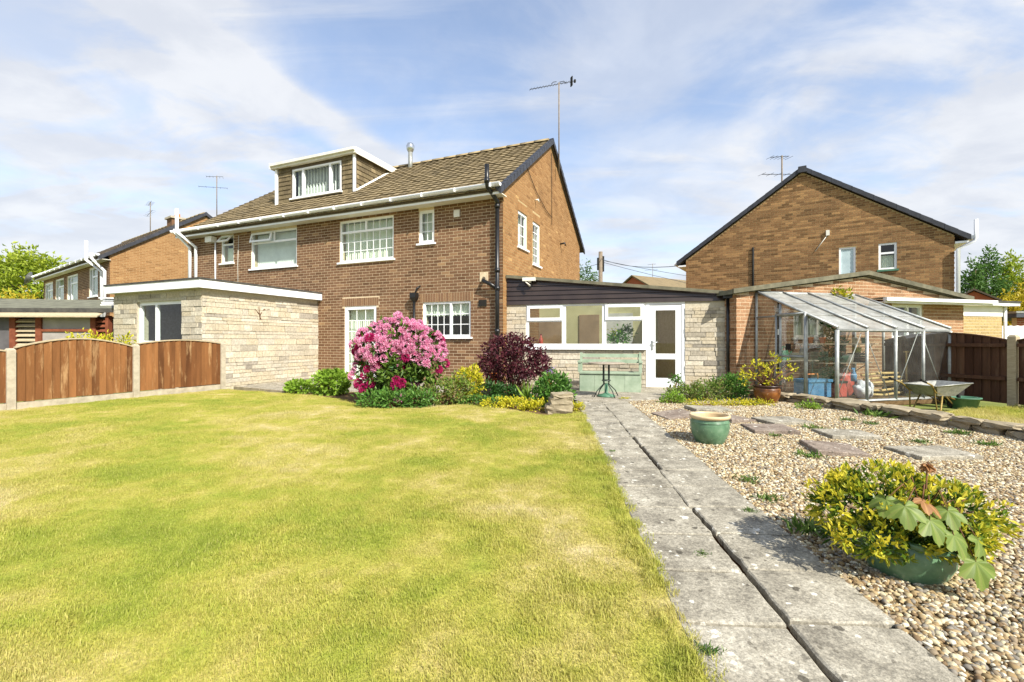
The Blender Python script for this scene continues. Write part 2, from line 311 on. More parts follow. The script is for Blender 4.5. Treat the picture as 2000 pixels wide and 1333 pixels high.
# ------------------------------------------------------------------ geometry helpers
def tagit(o, label=None, cat=None, group=None, kind=None):
    if label: o['label'] = label
    if cat: o['category'] = cat
    if group: o['group'] = group
    if kind: o['kind'] = kind
    return o
def thing(name, label, cat, loc=(0, 0, 0), rz=0, group=None):
    o = bpy.data.objects.new(name, None); COL.objects.link(o)
    o.empty_display_size = .2; o.location = loc; o.rotation_euler = (0, 0, rz)
    return tagit(o, label, cat, group)
def link(name, me, parent=None, loc=None, rot=None):
    o = bpy.data.objects.new(name, me); COL.objects.link(o)
    if parent: o.parent = parent
    if loc is not None: o.location = loc
    if rot is not None: o.rotation_euler = rot
    return o
class MB:
    def __init__(s): s.v = []; s.f = []; s.t = []; s.sm = []
    def quadbox(s, P, tint=.5):
        """P: 8 points, bottom ring then top ring (both counter-clockwise seen from above)"""
        n = len(s.v); s.v += [tuple(p) for p in P]
        for q in ((0, 3, 2, 1), (4, 5, 6, 7), (0, 1, 5, 4), (1, 2, 6, 5), (2, 3, 7, 6), (3, 0, 4, 7)):
            s.f.append(tuple(n + i for i in q)); s.t.append(tint); s.sm.append(False)
        return s
    def box(s, x0, x1, y0, y1, z0, z1, tint=.5):
        return s.quadbox([(x0, y0, z0), (x1, y0, z0), (x1, y1, z0), (x0, y1, z0), (x0, y0, z1), (x1, y0, z1), (x1, y1, z1), (x0, y1, z1)], tint)
    def fbox(s, F, a0, a1, b0, b1, z0, z1, tint=.5):
        P = [F(a0, b0, z0), F(a1, b0, z0), F(a1, b1, z0), F(a0, b1, z0), F(a0, b0, z1), F(a1, b0, z1), F(a1, b1, z1), F(a0, b1, z1)]
        A = Vector(P[1]) - Vector(P[0]); B = Vector(P[3]) - Vector(P[0]); Cc = Vector(P[4]) - Vector(P[0])
        if A.cross(B).dot(Cc) < 0: P = [P[3], P[2], P[1], P[0], P[7], P[6], P[5], P[4]]
        return s.quadbox(P, tint)
    def poly(s, pts, tint=.5, smooth=False):
        n = len(s.v); s.v += [tuple(p) for p in pts]; s.f.append(tuple(range(n, n + len(pts)))); s.t.append(tint); s.sm.append(smooth); return s
    def prism(s, bottom, top, tint=.5):
        n = len(bottom); k = len(s.v); s.v += [tuple(p) for p in bottom] + [tuple(p) for p in top]
        s.f.append(tuple(range(k + n - 1, k - 1, -1))); s.f.append(tuple(range(k + n, k + 2 * n)))
        for i in range(n): s.f.append((k + i, k + (i + 1) % n, k + n + (i + 1) % n, k + n + i))
        s.t += [tint] * (n + 2); s.sm += [False] * (n + 2); return s
    def tube(s, pts, r, n=8, tint=.5, cap=True):
        pts = [Vector(p) for p in pts]; rr = r if isinstance(r, (list, tuple)) else [r] * len(pts); rings = []
        up = Vector((0, 0, 1))
        for i, p in enumerate(pts):
            d = (pts[min(i + 1, len(pts) - 1)] - pts[max(i - 1, 0)]).normalized()
            x = d.cross(up if abs(d.z) < .95 else Vector((0, 1, 0))).normalized(); y = x.cross(d)
            k = len(s.v); rings.append(k)
            for j in range(n):
                a = 2 * math.pi * j / n; s.v.append(tuple(p + (x * math.cos(a) + y * math.sin(a)) * rr[i]))
        for i in range(len(pts) - 1):
            for j in range(n):
                s.f.append((rings[i] + j, rings[i] + (j + 1) % n, rings[i + 1] + (j + 1) % n, rings[i + 1] + j)); s.t.append(tint); s.sm.append(True)
        if cap:
            s.f.append(tuple(rings[0] + j for j in range(n - 1, -1, -1))); s.f.append(tuple(rings[-1] + j for j in range(n))); s.t += [tint] * 2; s.sm += [False] * 2
        return s
    def lathe(s, prof, n=24, c=(0, 0, 0), tint=.5, squash=1.0):
        k = len(s.v)
        for (r, z) in prof:
            for j in range(n):
                a = 2 * math.pi * j / n; s.v.append((c[0] + r * math.cos(a), c[1] + r * math.sin(a) * squash, c[2] + z))
        for i in range(len(prof) - 1):
            for j in range(n):
                s.f.append((k + i * n + j, k + i * n + (j + 1) % n, k + (i + 1) * n + (j + 1) % n, k + (i + 1) * n + j)); s.t.append(tint); s.sm.append(True)
        return s
    def mesh(s, name, mat):
        me = bpy.data.meshes.new(name); me.from_pydata(s.v, [], s.f)
        me.materials.append(M[mat] if isinstance(mat, str) else mat)
        a = me.attributes.new('tint', 'FLOAT', 'FACE'); a.data.foreach_set('value', s.t)
        me.polygons.foreach_set('use_smooth', s.sm); me.update(); return me
    def build(s, name, mat, parent=None, loc=None, rot=None):
        return link(name, s.mesh(name, mat), parent, loc, rot)
def np_mesh(name, V, T, tint, mat, smooth=False):
    """V (n,3) T (m,3) triangles"""
    me = bpy.data.meshes.new(name); me.vertices.add(len(V)); me.vertices.foreach_set('co', np.ascontiguousarray(V, dtype=np.float32).ravel())
    m = len(T); me.loops.add(m * 3); me.loops.foreach_set('vertex_index', np.ascontiguousarray(T, dtype=np.int32).ravel())
    me.polygons.add(m); me.polygons.foreach_set('loop_start', np.arange(m, dtype=np.int32) * 3)
    me.update(calc_edges=True)
    a = me.attributes.new('tint', 'FLOAT', 'FACE'); a.data.foreach_set('value', np.ascontiguousarray(tint, dtype=np.float32))
    me.polygons.foreach_set('use_smooth', [smooth] * m)
    me.materials.append(M[mat]); return me
def struct(o): o['kind'] = 'structure'; return o
def dcam(p): return (Vector(p) - cam.location).length

# ---- courses of bricks or stone blocks on a wall face F(a,b,z), skipping openings
def courses(a0, a1, z0, top, openings, heights, lengths, joint, seed, lo=None, stagger=True):
    r = random.Random(seed); z = z0; out = []; i = 0
    while True:
        h = heights(r)
        zt = z + h
        if callable(top): L, Rr = top(zt - joint)
        else:
            if zt - joint > top + 1e-6: break
            L, Rr = a0, a1
        if L is None or Rr - L < .08: break
        iv = [(L, Rr)]
        for (p, q, zb, zz) in openings:
            if z < zz - 1e-4 and zt - joint > zb + 1e-4:
                nv = []
                for (x, y) in iv:
                    if q <= x or p >= y: nv.append((x, y)); continue
                    if p > x: nv.append((x, p))
                    if q < y: nv.append((q, y))
                iv = nv
        step = None
        cuts = []; x = a0 - (lengths(r) * (.5 if i % 2 else 0) if stagger else r.random() * .3)
        while x < a1 + .01:
            l = lengths(r); cuts.append((x, x + l)); x += l
        for (x, y) in cuts:
            for (p, q) in iv:
                s, e = max(x, p), min(y - joint, q)
                if e - s > .03: out.append((s, e, z, zt - joint))
        z = zt; i += 1
    return out
BRK = dict(heights=lambda r: .075, lengths=lambda r: .225, joint=.012)
def brick_tint(r): return min(1, max(0, r.gauss(.48, .2)))
def core(mb, F, a0, a1, z0, z1, openings, b0=-.25, b1=-.004):
    A = sorted(set([a0, a1] + [v for o in openings for v in o[:2] if a0 < v < a1])); Zs = sorted(set([z0, z1] + [v for o in openings for v in o[2:] if z0 < v < z1]))
    for i in range(len(A) - 1):
        # merge vertical runs
        run = None
        for j in range(len(Zs) - 1):
            ca, cz = (A[i] + A[i + 1]) / 2, (Zs[j] + Zs[j + 1]) / 2
            hole = any(o[0] < ca < o[1] and o[2] < cz < o[3] for o in openings)
            if not hole: run = [Zs[j], Zs[j + 1]] if run is None else [run[0], Zs[j + 1]]
            if (hole or j == len(Zs) - 2) and run: mb.fbox(F, A[i], A[i + 1], b0, b1, run[0], run[1]); run = None
    return mb
class Pieces:
    """bricks / blocks of one thing: the ones nearest the camera as parts, the rest joined as stuff"""
    def __init__(s, thing_, limit=300): s.th = thing_; s.limit = limit; s.items = []
    def add(s, part, F, rz, lst, mat, seed, proud=(0, 0), tintf=brick_tint, rest_only=False):
        r = random.Random(seed)
        for (x, y, z, zt) in lst:
            s.items.append((part, F, rz, x, y, z, zt, mat, r.uniform(*proud), tintf(r), rest_only))
    def finish(s, name, rest_name):
        mw = Matrix.Translation(s.th.location) @ s.th.rotation_euler.to_matrix().to_4x4()
        def key(it):
            p = mw @ Vector(it[1]((it[3] + it[4]) / 2, 0, it[5])); return (p - cam.location).length - (it[4] - it[3]) * 4
        its = sorted([i for i in s.items if not i[10]], key=key); near, far = its[:s.limit], its[s.limit:] + [i for i in s.items if i[10]]
        cache = {}
        for (part, F, rz, x, y, z, zt, mat, pr, tn, _) in near:
            tq = round(tn * 9) / 9; k = (round(y - x, 3), round(zt - z, 3), tq, mat, round(pr, 3))
            if k not in cache:
                mb = MB(); L, h = y - x, zt - z; cz = .004 if L > .1 else .002
                mb.quadbox([(-L / 2, -pr + .0, 0), (L / 2, -pr, 0), (L / 2, .012, 0), (-L / 2, .012, 0), (-L / 2, -pr, h), (L / 2, -pr, h), (L / 2, .012, h), (-L / 2, .012, h)], tq)
                cache[k] = mb.mesh(name, mat)
            link(name, cache[k], part, F((x + y) / 2, 0, z), (0, 0, rz))
        bym = {}
        for (part, F, rz, x, y, z, zt, mat, pr, tn, _) in far: bym.setdefault(mat, []).append((F, x, y, z, zt, pr, tn))
        if bym:
            V = []; Fc = []; T = []; mi = []; mats = list(bym)
            for q, mt in enumerate(mats):
                for (F, x, y, z, zt, pr, tn) in bym[mt]:
                    n = len(V); V += [F(x, -.012, z), F(y, -.012, z), F(y, -.012, zt), F(x, -.012, zt), F(x, pr, z), F(y, pr, z), F(y, pr, zt), F(x, pr, zt)]
                    for fq in ((4, 5, 6, 7), (0, 1, 5, 4), (1, 2, 6, 5), (2, 3, 7, 6), (3, 0, 4, 7)): Fc.append(tuple(n + i for i in fq)); T.append(tn); mi.append(q)
            me = bpy.data.meshes.new(rest_name); me.from_pydata(V, [], Fc)
            for mt in mats: me.materials.append(M[mt])
            at = me.attributes.new('tint', 'FLOAT', 'FACE'); at.data.foreach_set('value', T); me.polygons.foreach_set('material_index', mi); me.update()
            link(rest_name, me, s.th)['kind'] = 'stuff'

# ---- windows and doors, frame with panes, bars and a sill
def window(parent, F, a0, a1, z0, z1, cols=None, transoms=None, bars=None, sill=.05, fw=.055, rec=.03, mat='upvc', pane='glass', name='window', depth=.06, sillname='sill', behind=None, bdepth=.12, opened=()):
    """cols: list of interior mullion positions; transoms: {col index: [z...]}; bars: {(col,row): (nx,nz)}"""
    cols = cols or []; transoms = transoms or {}; bars = bars or {}
    mb = MB(); b0, b1 = -rec - depth, -rec
    mb.fbox(F, a0, a1, b0, b1, z1 - fw, z1); mb.fbox(F, a0, a1, b0, b1, z0, z0 + fw)
    mb.fbox(F, a0, a0 + fw, b0, b1, z0 + fw, z1 - fw); mb.fbox(F, a1 - fw, a1, b0, b1, z0 + fw, z1 - fw)
    xs = [a0 + fw / 2] + list(cols) + [a1 - fw / 2]; cells = []
    for c in cols: mb.fbox(F, c - fw / 2, c + fw / 2, b0, b1 + .002, z0 + fw, z1 - fw)
    for i in range(len(xs) - 1):
        zs = [z0 + fw / 2] + sorted(transoms.get(i, [])) + [z1 - fw / 2]
        for q in zs[1:-1]: mb.fbox(F, xs[i] + fw / 2, xs[i + 1] - fw / 2, b0, b1, q - fw / 2, q + fw / 2)
        for j in range(len(zs) - 1): cells.append((i, j, xs[i] + fw / 2, xs[i + 1] - fw / 2, zs[j] + fw / 2, zs[j + 1] - fw / 2))
    w = mb.build(name, mat, parent)
    for (i, j, x0, x1, q0, q1) in cells:
        if (i, j) not in opened:
            MB().fbox(F, x0 - .004, x1 + .004, b0 + .025, b0 + .031, q0 - .004, q1 + .004).build('pane', pane, w)
        if (i, j) in bars:
            nx, nz = bars[(i, j)]; mbb = MB()
            for k in range(1, nx): xx = x0 + (x1 - x0) * k / nx; mbb.fbox(F, xx - .009, xx + .009, b0 + .033, b0 + .042, q0, q1)
            for k in range(1, nz): zz = q0 + (q1 - q0) * k / nz; mbb.fbox(F, x0, x1, b0 + .034, b0 + .0405, zz - .009, zz + .009)
            mbb.build('glazing_bars', mat, w)
    if sill: MB().fbox(F, a0 - .05, a1 + .05, b1 - .01, sill, z0 - .045, z0 - .001).build(sillname, mat, w)
    if behind:
        bb = MB(); kind, zlo, zhi = behind; n = max(6, int((a1 - a0) / .085)); bx = b0 - bdepth
        if kind == 'blind':
            for k in range(n):
                x = a0 + .03 + (a1 - a0 - .06) * (k + .5) / n; hw = (a1 - a0 - .06) / n * .46
                P = [F(x - hw, bx, zlo), F(x + hw, bx - .055, zlo), F(x + hw, bx - .055, zhi), F(x - hw, bx, zhi)]; bb.poly(P)
            bb.build('blind', 'blind', w)
        else:
            pts = []
            for k in range(n * 4 + 1):
                x = a0 + .03 + (a1 - a0 - .06) * k / (n * 4); pts.append((x, bx + .02 * math.sin(k * 1.9) + .008 * math.sin(k * .7)))
            for k in range(len(pts) - 1):
                e = (lambda q: zlo + (.02 * math.sin(q * 1.6) if kind == 'scallop' else 0))
                bb.poly([F(*pts[k], e(k)), F(*pts[k + 1], e(k + 1)), F(*pts[k + 1], zhi), F(*pts[k], zhi)], smooth=True)
            bb.build('curtain', 'curtain', w)
    return w

# ---- leaves
NR = np.random.default_rng(5)
def unit(v): return v / (np.linalg.norm(v, axis=1, keepdims=True) + 1e-9)
def leaf_arrays(pos, axis, size, width=.45, fold=.12, droop=.15, rng=NR):
    n = len(pos); axis = unit(axis); rv = unit(rng.normal(size=(n, 3))); side = unit(np.cross(axis, rv)); up = np.cross(side, axis)
    s = size[:, None]
    p0 = pos; tip = pos + axis * s - up * s * droop; l = pos + axis * s * .48 - side * s * width / 2 + up * s * fold; r = pos + axis * s * .48 + side * s * width / 2 + up * s * fold
    V = np.stack([p0, r, tip, l], 1).reshape(-1, 3); k = np.arange(n)[:, None] * 4
    T = np.concatenate([k + np.array([[0, 1, 2]]), k + np.array([[0, 2, 3]])], 1).reshape(-1, 3)
    return V, T
def cluster_points(blobs, n, rng, inner=.55, zmin=-9):
    B = np.array(blobs, float); w = (B[:, 3] * B[:, 4] + B[:, 4] * B[:, 5] + B[:, 3] * B[:, 5]); w /= w.sum()
    out = []; nr = []
    while len(out) < n:
        i = rng.choice(len(B), p=w); d = rng.normal(size=3); d /= np.linalg.norm(d)
        rad = inner + (1 - inner) * rng.random() ** .6
        rad *= 1 + .12 * math.sin(d[0] * 9 + i) * math.sin(d[1] * 7 + d[2] * 8)
        p = B[i, :3] + d * B[i, 3:] * rad
        if p[2] < zmin: continue
        if rad > .8:   # skip points buried deep in another blob
            q = ((p - B[:, :3]) / B[:, 3:]); q = (q ** 2).sum(1); q[i] = 1
            if q.min() < .35: continue
        out.append(p); nr.append(unit((d / B[i, 3:])[None])[0])
    return np.array(out), np.array(nr)
def foliage(name, blobs, nclus, per, size, mat, seed, parent, width=.45, jitter=.04, inner=.55, updraft=.25, zmin=.0, spread=.7, tint_top=0.0):
    rng = np.random.default_rng(seed); P, Nn = cluster_points(blobs, nclus, rng, inner, zmin)
    pos = np.repeat(P, per, 0) + rng.normal(size=(nclus * per, 3)) * jitter; ax = np.repeat(Nn, per, 0) + rng.normal(size=(nclus * per, 3)) * spread + np.array([0, 0, updraft])
    sz = size * (.65 + .7 * rng.random(len(pos))); V, T = leaf_arrays(pos, ax, sz, width, rng=rng)
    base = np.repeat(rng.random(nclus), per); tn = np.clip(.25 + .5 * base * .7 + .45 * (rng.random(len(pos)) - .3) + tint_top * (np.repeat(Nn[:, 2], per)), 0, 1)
    return link(name, np_mesh(name, V, T, np.repeat(tn, 2), mat), parent), P
def stems(name, pts, base, r0, mat, parent, seed, n=8):
    r = random.Random(seed); mb = MB()
    for k in range(min(n, len(pts))):
        p = Vector(pts[r.randrange(len(pts))]); b = Vector(base) + Vector((r.uniform(-1, 1) * r0 * 3, r.uniform(-1, 1) * r0 * 3, 0))
        mid = b.lerp(p, .5) + Vector((r.uniform(-.06, .06), r.uniform(-.06, .06), .05)) * (p - b).length
        mb.tube([b, mid, p], [r0, r0 * .6, r0 * .25], 6)
    return mb.build(name, mat, parent)
def plant(name, label, cat, loc, blobs, nclus, per, size, mat, seed, stem='twig', r0=.012, nst=10, group=None, **kw):
    t = thing(name, label, cat, loc, 0, group); o, P = foliage('foliage', blobs, nclus, per, size, mat, seed, t, **kw)
    stems('stem', P, (0, 0, 0), r0, stem, t, seed, nst); return t

# ------------------------------------------------------------------ semi-detached houses
LEN, DEP, WT, PK = 11.45, 7.14, 4.39, 6.98      # length, depth, wall top, gable peak
TH = math.atan(.685); ST, CT = math.sin(TH), math.cos(TH)
def roofz(t): return 4.72 + .685 * t
def tile_mesh(w, L, tint, mat):
    mb = MB(); n = 6; prof = [0, .008, .012, .008, .002, 0, .002]; V0 = []; V1 = []; Vb = []
    for i in range(n + 1):
        x = w * i / n; V0.append((x, 0, .034 + prof[i])); V1.append((x, L, .004 + prof[i])); Vb.append((x, 0, .012 + prof[i] * .5))
    for i in range(n):
        mb.poly([V0[i], V0[i + 1], V1[i + 1], V1[i]], tint, True); mb.poly([Vb[i], Vb[i + 1], V0[i + 1], V0[i]], tint)
    mb.poly([V0[n], Vb[n], V1[n]], tint); return mb
def roof(h, tint_mat, holes=(), limit=300, far_house=False):
    """two slopes, tiles on the garden side, ridge and verge caps"""
    rp = MB()
    e = -.34
    rp.prism([(-LEN - .1, e, roofz(e) - .06), (.07, e, roofz(e) - .06), (.07, DEP / 2, roofz(DEP / 2) - .06), (-LEN - .1, DEP / 2, roofz(DEP / 2) - .06)], [(-LEN - .1, e, roofz(e)), (.07, e, roofz(e)), (.07, DEP / 2, roofz(DEP / 2)), (-LEN - .1, DEP / 2, roofz(DEP / 2))])
    q = DEP + .34
    rp.prism([(-LEN - .1, DEP / 2, roofz(DEP / 2) - .061), (.07, DEP / 2, roofz(DEP / 2) - .061), (.07, q, roofz(e) - .061), (-LEN - .1, q, roofz(e) - .061)], [(-LEN - .1, DEP / 2, roofz(DEP / 2) - .001), (.07, DEP / 2, roofz(DEP / 2) - .001), (.07, q, roofz(e) - .001), (-LEN - .1, q, roofz(e) - .001)])
    rf = rp.build('roof', 'tile_dark', h)
    w, Lc = .262, .248; sl = (DEP / 2 + .36) / CT; rows = int(sl / Lc + .6); cols = int((LEN + .16) / w); r = random.Random(3); items = []
    for j in range(rows):
        for i in range(cols):
            x = -LEN - .09 + i * w ; d = j * Lc - .02; t = e - .02 + d * CT
            if x + w > .08: continue
            if t + .2 > DEP / 2: continue
            if any(a < x + w / 2 < b and t > c for (a, b, c) in holes): continue
            items.append((x, t, roofz(t) + .0, min(1, max(0, r.gauss(.5, .2))), r.gauss(0, .003)))
    mw = Matrix.Translation(h.location) @ h.rotation_euler.to_matrix().to_4x4()
    items.sort(key=lambda it: (mw @ Vector(it[:3]) - cam.location).length)
    cache = {}; base = tile_mesh(w * .985, .29, .5, tint_mat)
    for (x, t, z, tn, dz) in items[:limit]:
        k = round(tn * 7)
        if k not in cache: cache[k] = tile_mesh(w * .985, .29, k / 7, tint_mat).mesh('roof_tile', tint_mat)
        link('roof_tile', cache[k], rf, (x, t, z + dz), (TH, 0, 0))
    if items[limit:]:
        big = MB()
        for (x, t, z, tn, dz) in items[limit:]:
            n = len(big.v)
            for (px, py, pz) in base.v: big.v.append((x + px, t + py * CT - pz * ST, z + dz + py * ST + pz * CT))
            for f in base.f: big.f.append(tuple(n + i for i in f)); big.t.append(tn)
            big.sm += base.sm
        big.build('roof_tiling', tint_mat, h)['kind'] = 'stuff'
    # ridge tiles
    zr = roofz(DEP / 2) + .01; nr_ = int((LEN + .1) / .46)
    for i in range(nr_):
        x0 = -LEN - .08 + i * .46; mb = MB(); k = len(mb.v); seg = 6
        for xx, rr in ((x0, .125), (x0 + .455, .118)):
            for j in range(seg + 1):
                a = math.pi * j / seg; mb.v.append((xx, DEP / 2 + rr * 1.15 * math.cos(a), zr + rr * .8 * math.sin(a) - .035))
        for j in range(seg): mb.f.append((k + j, k + j + 1, k + seg + 2 + j, k + seg + 1 + j)); mb.t.append(.5); mb.sm.append(True)
        mb.f.append(tuple(k + j for j in range(seg, -1, -1))); mb.f.append(tuple(k + seg + 1 + j for j in range(seg + 1))); mb.t += [.5] * 2; mb.sm += [False] * 2
        mb.build('ridge_tile', 'ridge', rf)
    # dark verge caps at the right gable, overlapping units
    m = int(sl / Lc + .9)
    for side in (1, -1):
        for j in range(m):
            d0 = j * Lc; t0 = e - .03 + d0 * CT; t1 = min(t0 + Lc * 1.06 * CT, DEP / 2 + .02)
            if t0 > DEP / 2: continue
            y0, y1 = (t0, t1) if side > 0 else (DEP - t0, DEP - t1)
            P = []; lift = .0
            for (xx, dz0, dz1) in ((-.03, .05, .045), (.115, .062, .05), (.115, -.10, -.11), (.085, -.10, -.11)): P.append((xx, dz0, dz1))
            b = [(-.03, y0, roofz(t0) + .045), (.115, y0, roofz(t0) + .06), (.12, y0, roofz(t0) - .105), (.095, y0, roofz(t0) - .105)]
            c_ = [(-.03, y1, roofz(t1) + .035), (.11, y1, roofz(t1) + .045), (.115, y1, roofz(t1) - .115), (.09, y1, roofz(t1) - .115)]
            mb = MB(); mb.prism(b, c_) if side > 0 else mb.prism(c_, b); mb.build('verge_cap', 'verge', rf)
    return rf
def eaves(h, mat='upvc'):
    x0, x1 = -LEN - .12, .09
    MB().box(x0, x1, -.30, .02, WT, WT + .02).build('soffit', 'soffit', h)
    MB().box(x0, x1, -.325, -.301, WT - .012, WT + .17).build('fascia', mat, h)
    mb = MB(); n = 7; k = 0; yc, zc, rg = -.40, 4.60, .072
    for xx in (x0 - .04, x1 + .02):
        for j in range(n + 1):
            a = math.pi + math.pi * j / n; mb.v.append((xx, yc + rg * math.cos(a), zc + rg * 1.15 * math.sin(a)))
    for j in range(n): mb.f.append((j, j + 1, n + 2 + j, n + 1 + j)); mb.t.append(.5); mb.sm.append(True)
    mb.f.append(tuple(range(n + 1))); mb.f.append(tuple(range(2 * n + 1, n, -1))); mb.t += [.5] * 2; mb.sm += [False] * 2
    g = mb.build('gutter', mat, h)
    so_ = g.modifiers.new('thick', 'SOLIDIFY'); so_.thickness = .006
    i = 0; x = x0 + .4
    while x < x1:
        cl = MB(); cl.box(x, x + .03, yc - rg - .006, yc + rg + .004, zc - .09, zc + .006); cl.build('gutter_clip', mat, g); x += .92

FR = lambda a, b, z: (a, -b, z)
FG = lambda a, b, z: (b, a, z)
def gable_top(z0=WT):
    def f(zt):
        if zt <= roofz(.0) - .12: return 0, DEP
        d = (zt - (roofz(0) - .12)) / .685
        return (d, DEP - d) if DEP - 2 * d > .1 else (None, None)
    return f
def soldiers(r, lst, a0, a1, z):
    n = max(1, int(round((a1 - a0) / .075))); w = (a1 - a0) / n
    return [(a0 + i * w, a0 + (i + 1) * w - .01, z, z + .215) for i in range(n)]
def make_walls(h, rear_open, gable_open, mr, mg, rear_sold=(), gable_sold=(), limit=300, ground=-.1, seed=1):
    op = list(rear_open); opb = op + [(a, b, z, z + .225) for (a, b, z) in rear_sold]
    w1 = core(MB(), FR, -LEN, -.26, ground, WT, op); w1.fbox(FR, -.26, -.011, -.25, -.004, ground, WT); rear = w1.build('rear_wall', 'mortar', h)
    g = core(MB(), FG, .01, DEP - .01, ground, WT - .001, gable_open, b0=-.25)
    pt = roofz(0) - .10; P = [(0.01, WT), (DEP - .01, WT), (DEP - .01, pt), (DEP / 2, pt + .685 * DEP / 2), (.01, pt)]
    g.prism([(-.25, a, z) for a, z in reversed(P)], [(-.004, a, z) for a, z in reversed(P)]); gab = g.build('gable_wall', 'mortar_dark' if mg != 'brick_rear' else 'mortar', h)
    MB().box(-LEN, -LEN + .25, .26, DEP - .26, ground, WT - .002).prism([(-LEN + .25, a, z - .01) for a, z in P], [(-LEN, a, z - .01) for a, z in P]).build('far_gable_wall', mr, h)
    MB().box(-LEN + .25, -.26, DEP - .25, DEP, ground, WT).build('front_wall', mr, h)
    pc = Pieces(h, limit)
    pc.add(rear, FR, 0, courses(-LEN, 0, ground, WT, opb, seed=seed, **BRK), mr, seed)
    for (a, b, z) in rear_sold: pc.add(rear, FR, 0, soldiers(None, None, a, b, z), mr, seed + 7, tintf=lambda r: min(1, .6 + .3 * r.random()))
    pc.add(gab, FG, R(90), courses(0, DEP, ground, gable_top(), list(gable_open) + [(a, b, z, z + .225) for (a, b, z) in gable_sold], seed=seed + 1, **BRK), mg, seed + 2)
    for (a, b, z) in gable_sold: pc.add(gab, FG, R(90), soldiers(None, None, a, b, z), mg, seed + 9)
    pc.finish('brick', 'brickwork')
    MB().box(-LEN + .26, -.26, .26, DEP - .26, 2.28, 2.4).build('upper_floor', 'white_wall', h)
    MB().box(-LEN + .26, -.26, 2.6, 2.72, -.05, 2.28).box(-LEN + .26, -.26, 2.6, 2.72, 2.4, WT - .05).build('room_wall', 'cream_room', h)
    MB().box(-LEN + .26, -.26, .26, DEP - .26, WT - .04, WT - .003).build('ceiling', 'white_wall', h)
    return rear, gab

def aerial(name, label, loc, height, heading, kind, group=None, tilt=0, s=1.):
    t = thing(name, label, 'aerial', loc, heading, group)
    MB().tube([(0, 0, 0), (0, 0, height)], .024 * s, 8).build('mast', 'pole', t)
    z = height - .04
    if kind == 'yagi':
        b = MB().tube([(-1.15 * s, 0, z - .42 * s), (.62 * s, 0, z + .226 * s)], .012 * s, 6).build('boom', 'slate', t)
        el = MB()
        for i in range(15):
            x = -1.12 * s + i * .115 * s; zz = z + x * .365; el.tube([(x, -.10 * s, zz), (x, .10 * s, zz)], .006 * s, 5)
        el.build('element', 'slate', t)
        MB().tube([(-.3 * s, 0, z - .05), (-.22 * s, 0, z + .02), (-.1 * s, 0, z + .05)], .01, 5).tube([(.02, 0, z + .06), (.2 * s, 0, z + .12), (.3 * s, 0, z + .05)], .01, 5).build('cable', 'dark', t)
        MB().box(.50 * s, .53 * s, -.07 * s, .07 * s, z + .02 * s, z + .36 * s).box(.62 * s, .68 * s, -.03, .03, z + .18 * s, z + .28 * s).build('reflector', 'dark', t)
    else:
        for k, (zz, n, L, rot) in enumerate(((z, 6, .5, 0), (z - .62 * s, 5, .85, .5))):
            b = MB().tube([(-L * s, 0, zz - .08 * s), (L * .6 * s, 0, zz + .05 * s)], .011 * s, 6)
            for i in range(n):
                x = -L * s + i * (1.6 * L * s) / (n - 1); b.tube([(x, -.17 * s, zz - .08 * s + (x + L * s) * .08), (x, .17 * s, zz - .08 * s + (x + L * s) * .08)], .006 * s, 5)
            b.build('antenna', 'slate', t)
    return t

# ---- the house in the middle of the picture
HA = math.atan2(-.389, .921)
H = thing('brick_house', 'semi-detached brown brick house with tiled roof, flat-roofed dormer and orange brick gable', 'house', (-.216, 10.67, 0), HA)
RO = [(-9.82, -9.24, 3.48, 4.37), (-8.46, -6.55, 3.22, 4.33), (-4.95, -3.12, 3.18, 4.32), (-2.34, -1.88, 3.49, 4.33), (-4.77, -3.68, .0, 1.97), (-2.22, -.85, 1.12, 2.0)]
GO = [(.95, 1.61, 3.43, 4.36), (2.04, 2.64, 3.15, 4.34)]
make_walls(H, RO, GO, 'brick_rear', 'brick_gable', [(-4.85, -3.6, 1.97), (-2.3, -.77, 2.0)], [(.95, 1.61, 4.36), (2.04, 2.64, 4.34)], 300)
roof(H, 'tile', [(-9.0, -5.52, 1.12)])
eaves(H)
w = window(H, FR, *RO[0], transoms={0: [4.07]}, fw=.05, opened=((0, 1),), behind=('curtain', 3.5, 4.0))
sash = MB(); ca, sa = math.cos(R(38)), math.sin(R(38))
FS = lambda a, b, z: FR(a, .02 + (4.33 - z) * sa + b * ca, 4.33 - (4.33 - z) * ca + b * sa)
for q in ((-9.77, -9.29, 4.29, 4.33), (-9.77, -9.29, 4.08, 4.12), (-9.77, -9.73, 4.12, 4.29), (-9.33, -9.29, 4.12, 4.29)): sash.fbox(FS, q[0], q[1], -.02, .02, q[2], q[3])
sash.build('open_sash', 'upvc', w); MB().fbox(FS, -9.73, -9.33, -.003, .003, 4.12, 4.29).build('pane', 'glass', w)
window(H, FR, *RO[1], cols=None, transoms={0: [4.0]}, behind=('blind', 3.28, 4.3))
mb = MB().fbox(FR, -7.53, -7.47, -.088, -.028, 4.03, 4.28).build('mullion', 'upvc', H)
sash = MB(); FS2 = lambda a, b, z: FR(a, -.02 + (4.30 - z) * .26 + b, z)
for q in ((-8.42, -7.54, 4.25, 4.30), (-8.42, -7.54, 4.02, 4.07), (-8.42, -8.37, 4.07, 4.25), (-7.59, -7.54, 4.07, 4.25)): sash.fbox(FS2, q[0], q[1], 0, .04, q[2], q[3])
sash.build('open_sash', 'upvc', H)
window(H, FR, *RO[2], cols=None, transoms={0: [4.0]}, bars={(0, 0): (8, 3), (0, 1): (8, 1)}, behind=('curtain', 3.25, 4.28))
MB().fbox(FR, -4.08, -4.02, -.088, -.027, 4.03, 4.26).build('mullion', 'upvc', H)
window(H, FR, *RO[3], bars={(0, 0): (2, 3)}, fw=.075, behind=('curtain', 3.55, 4.3))
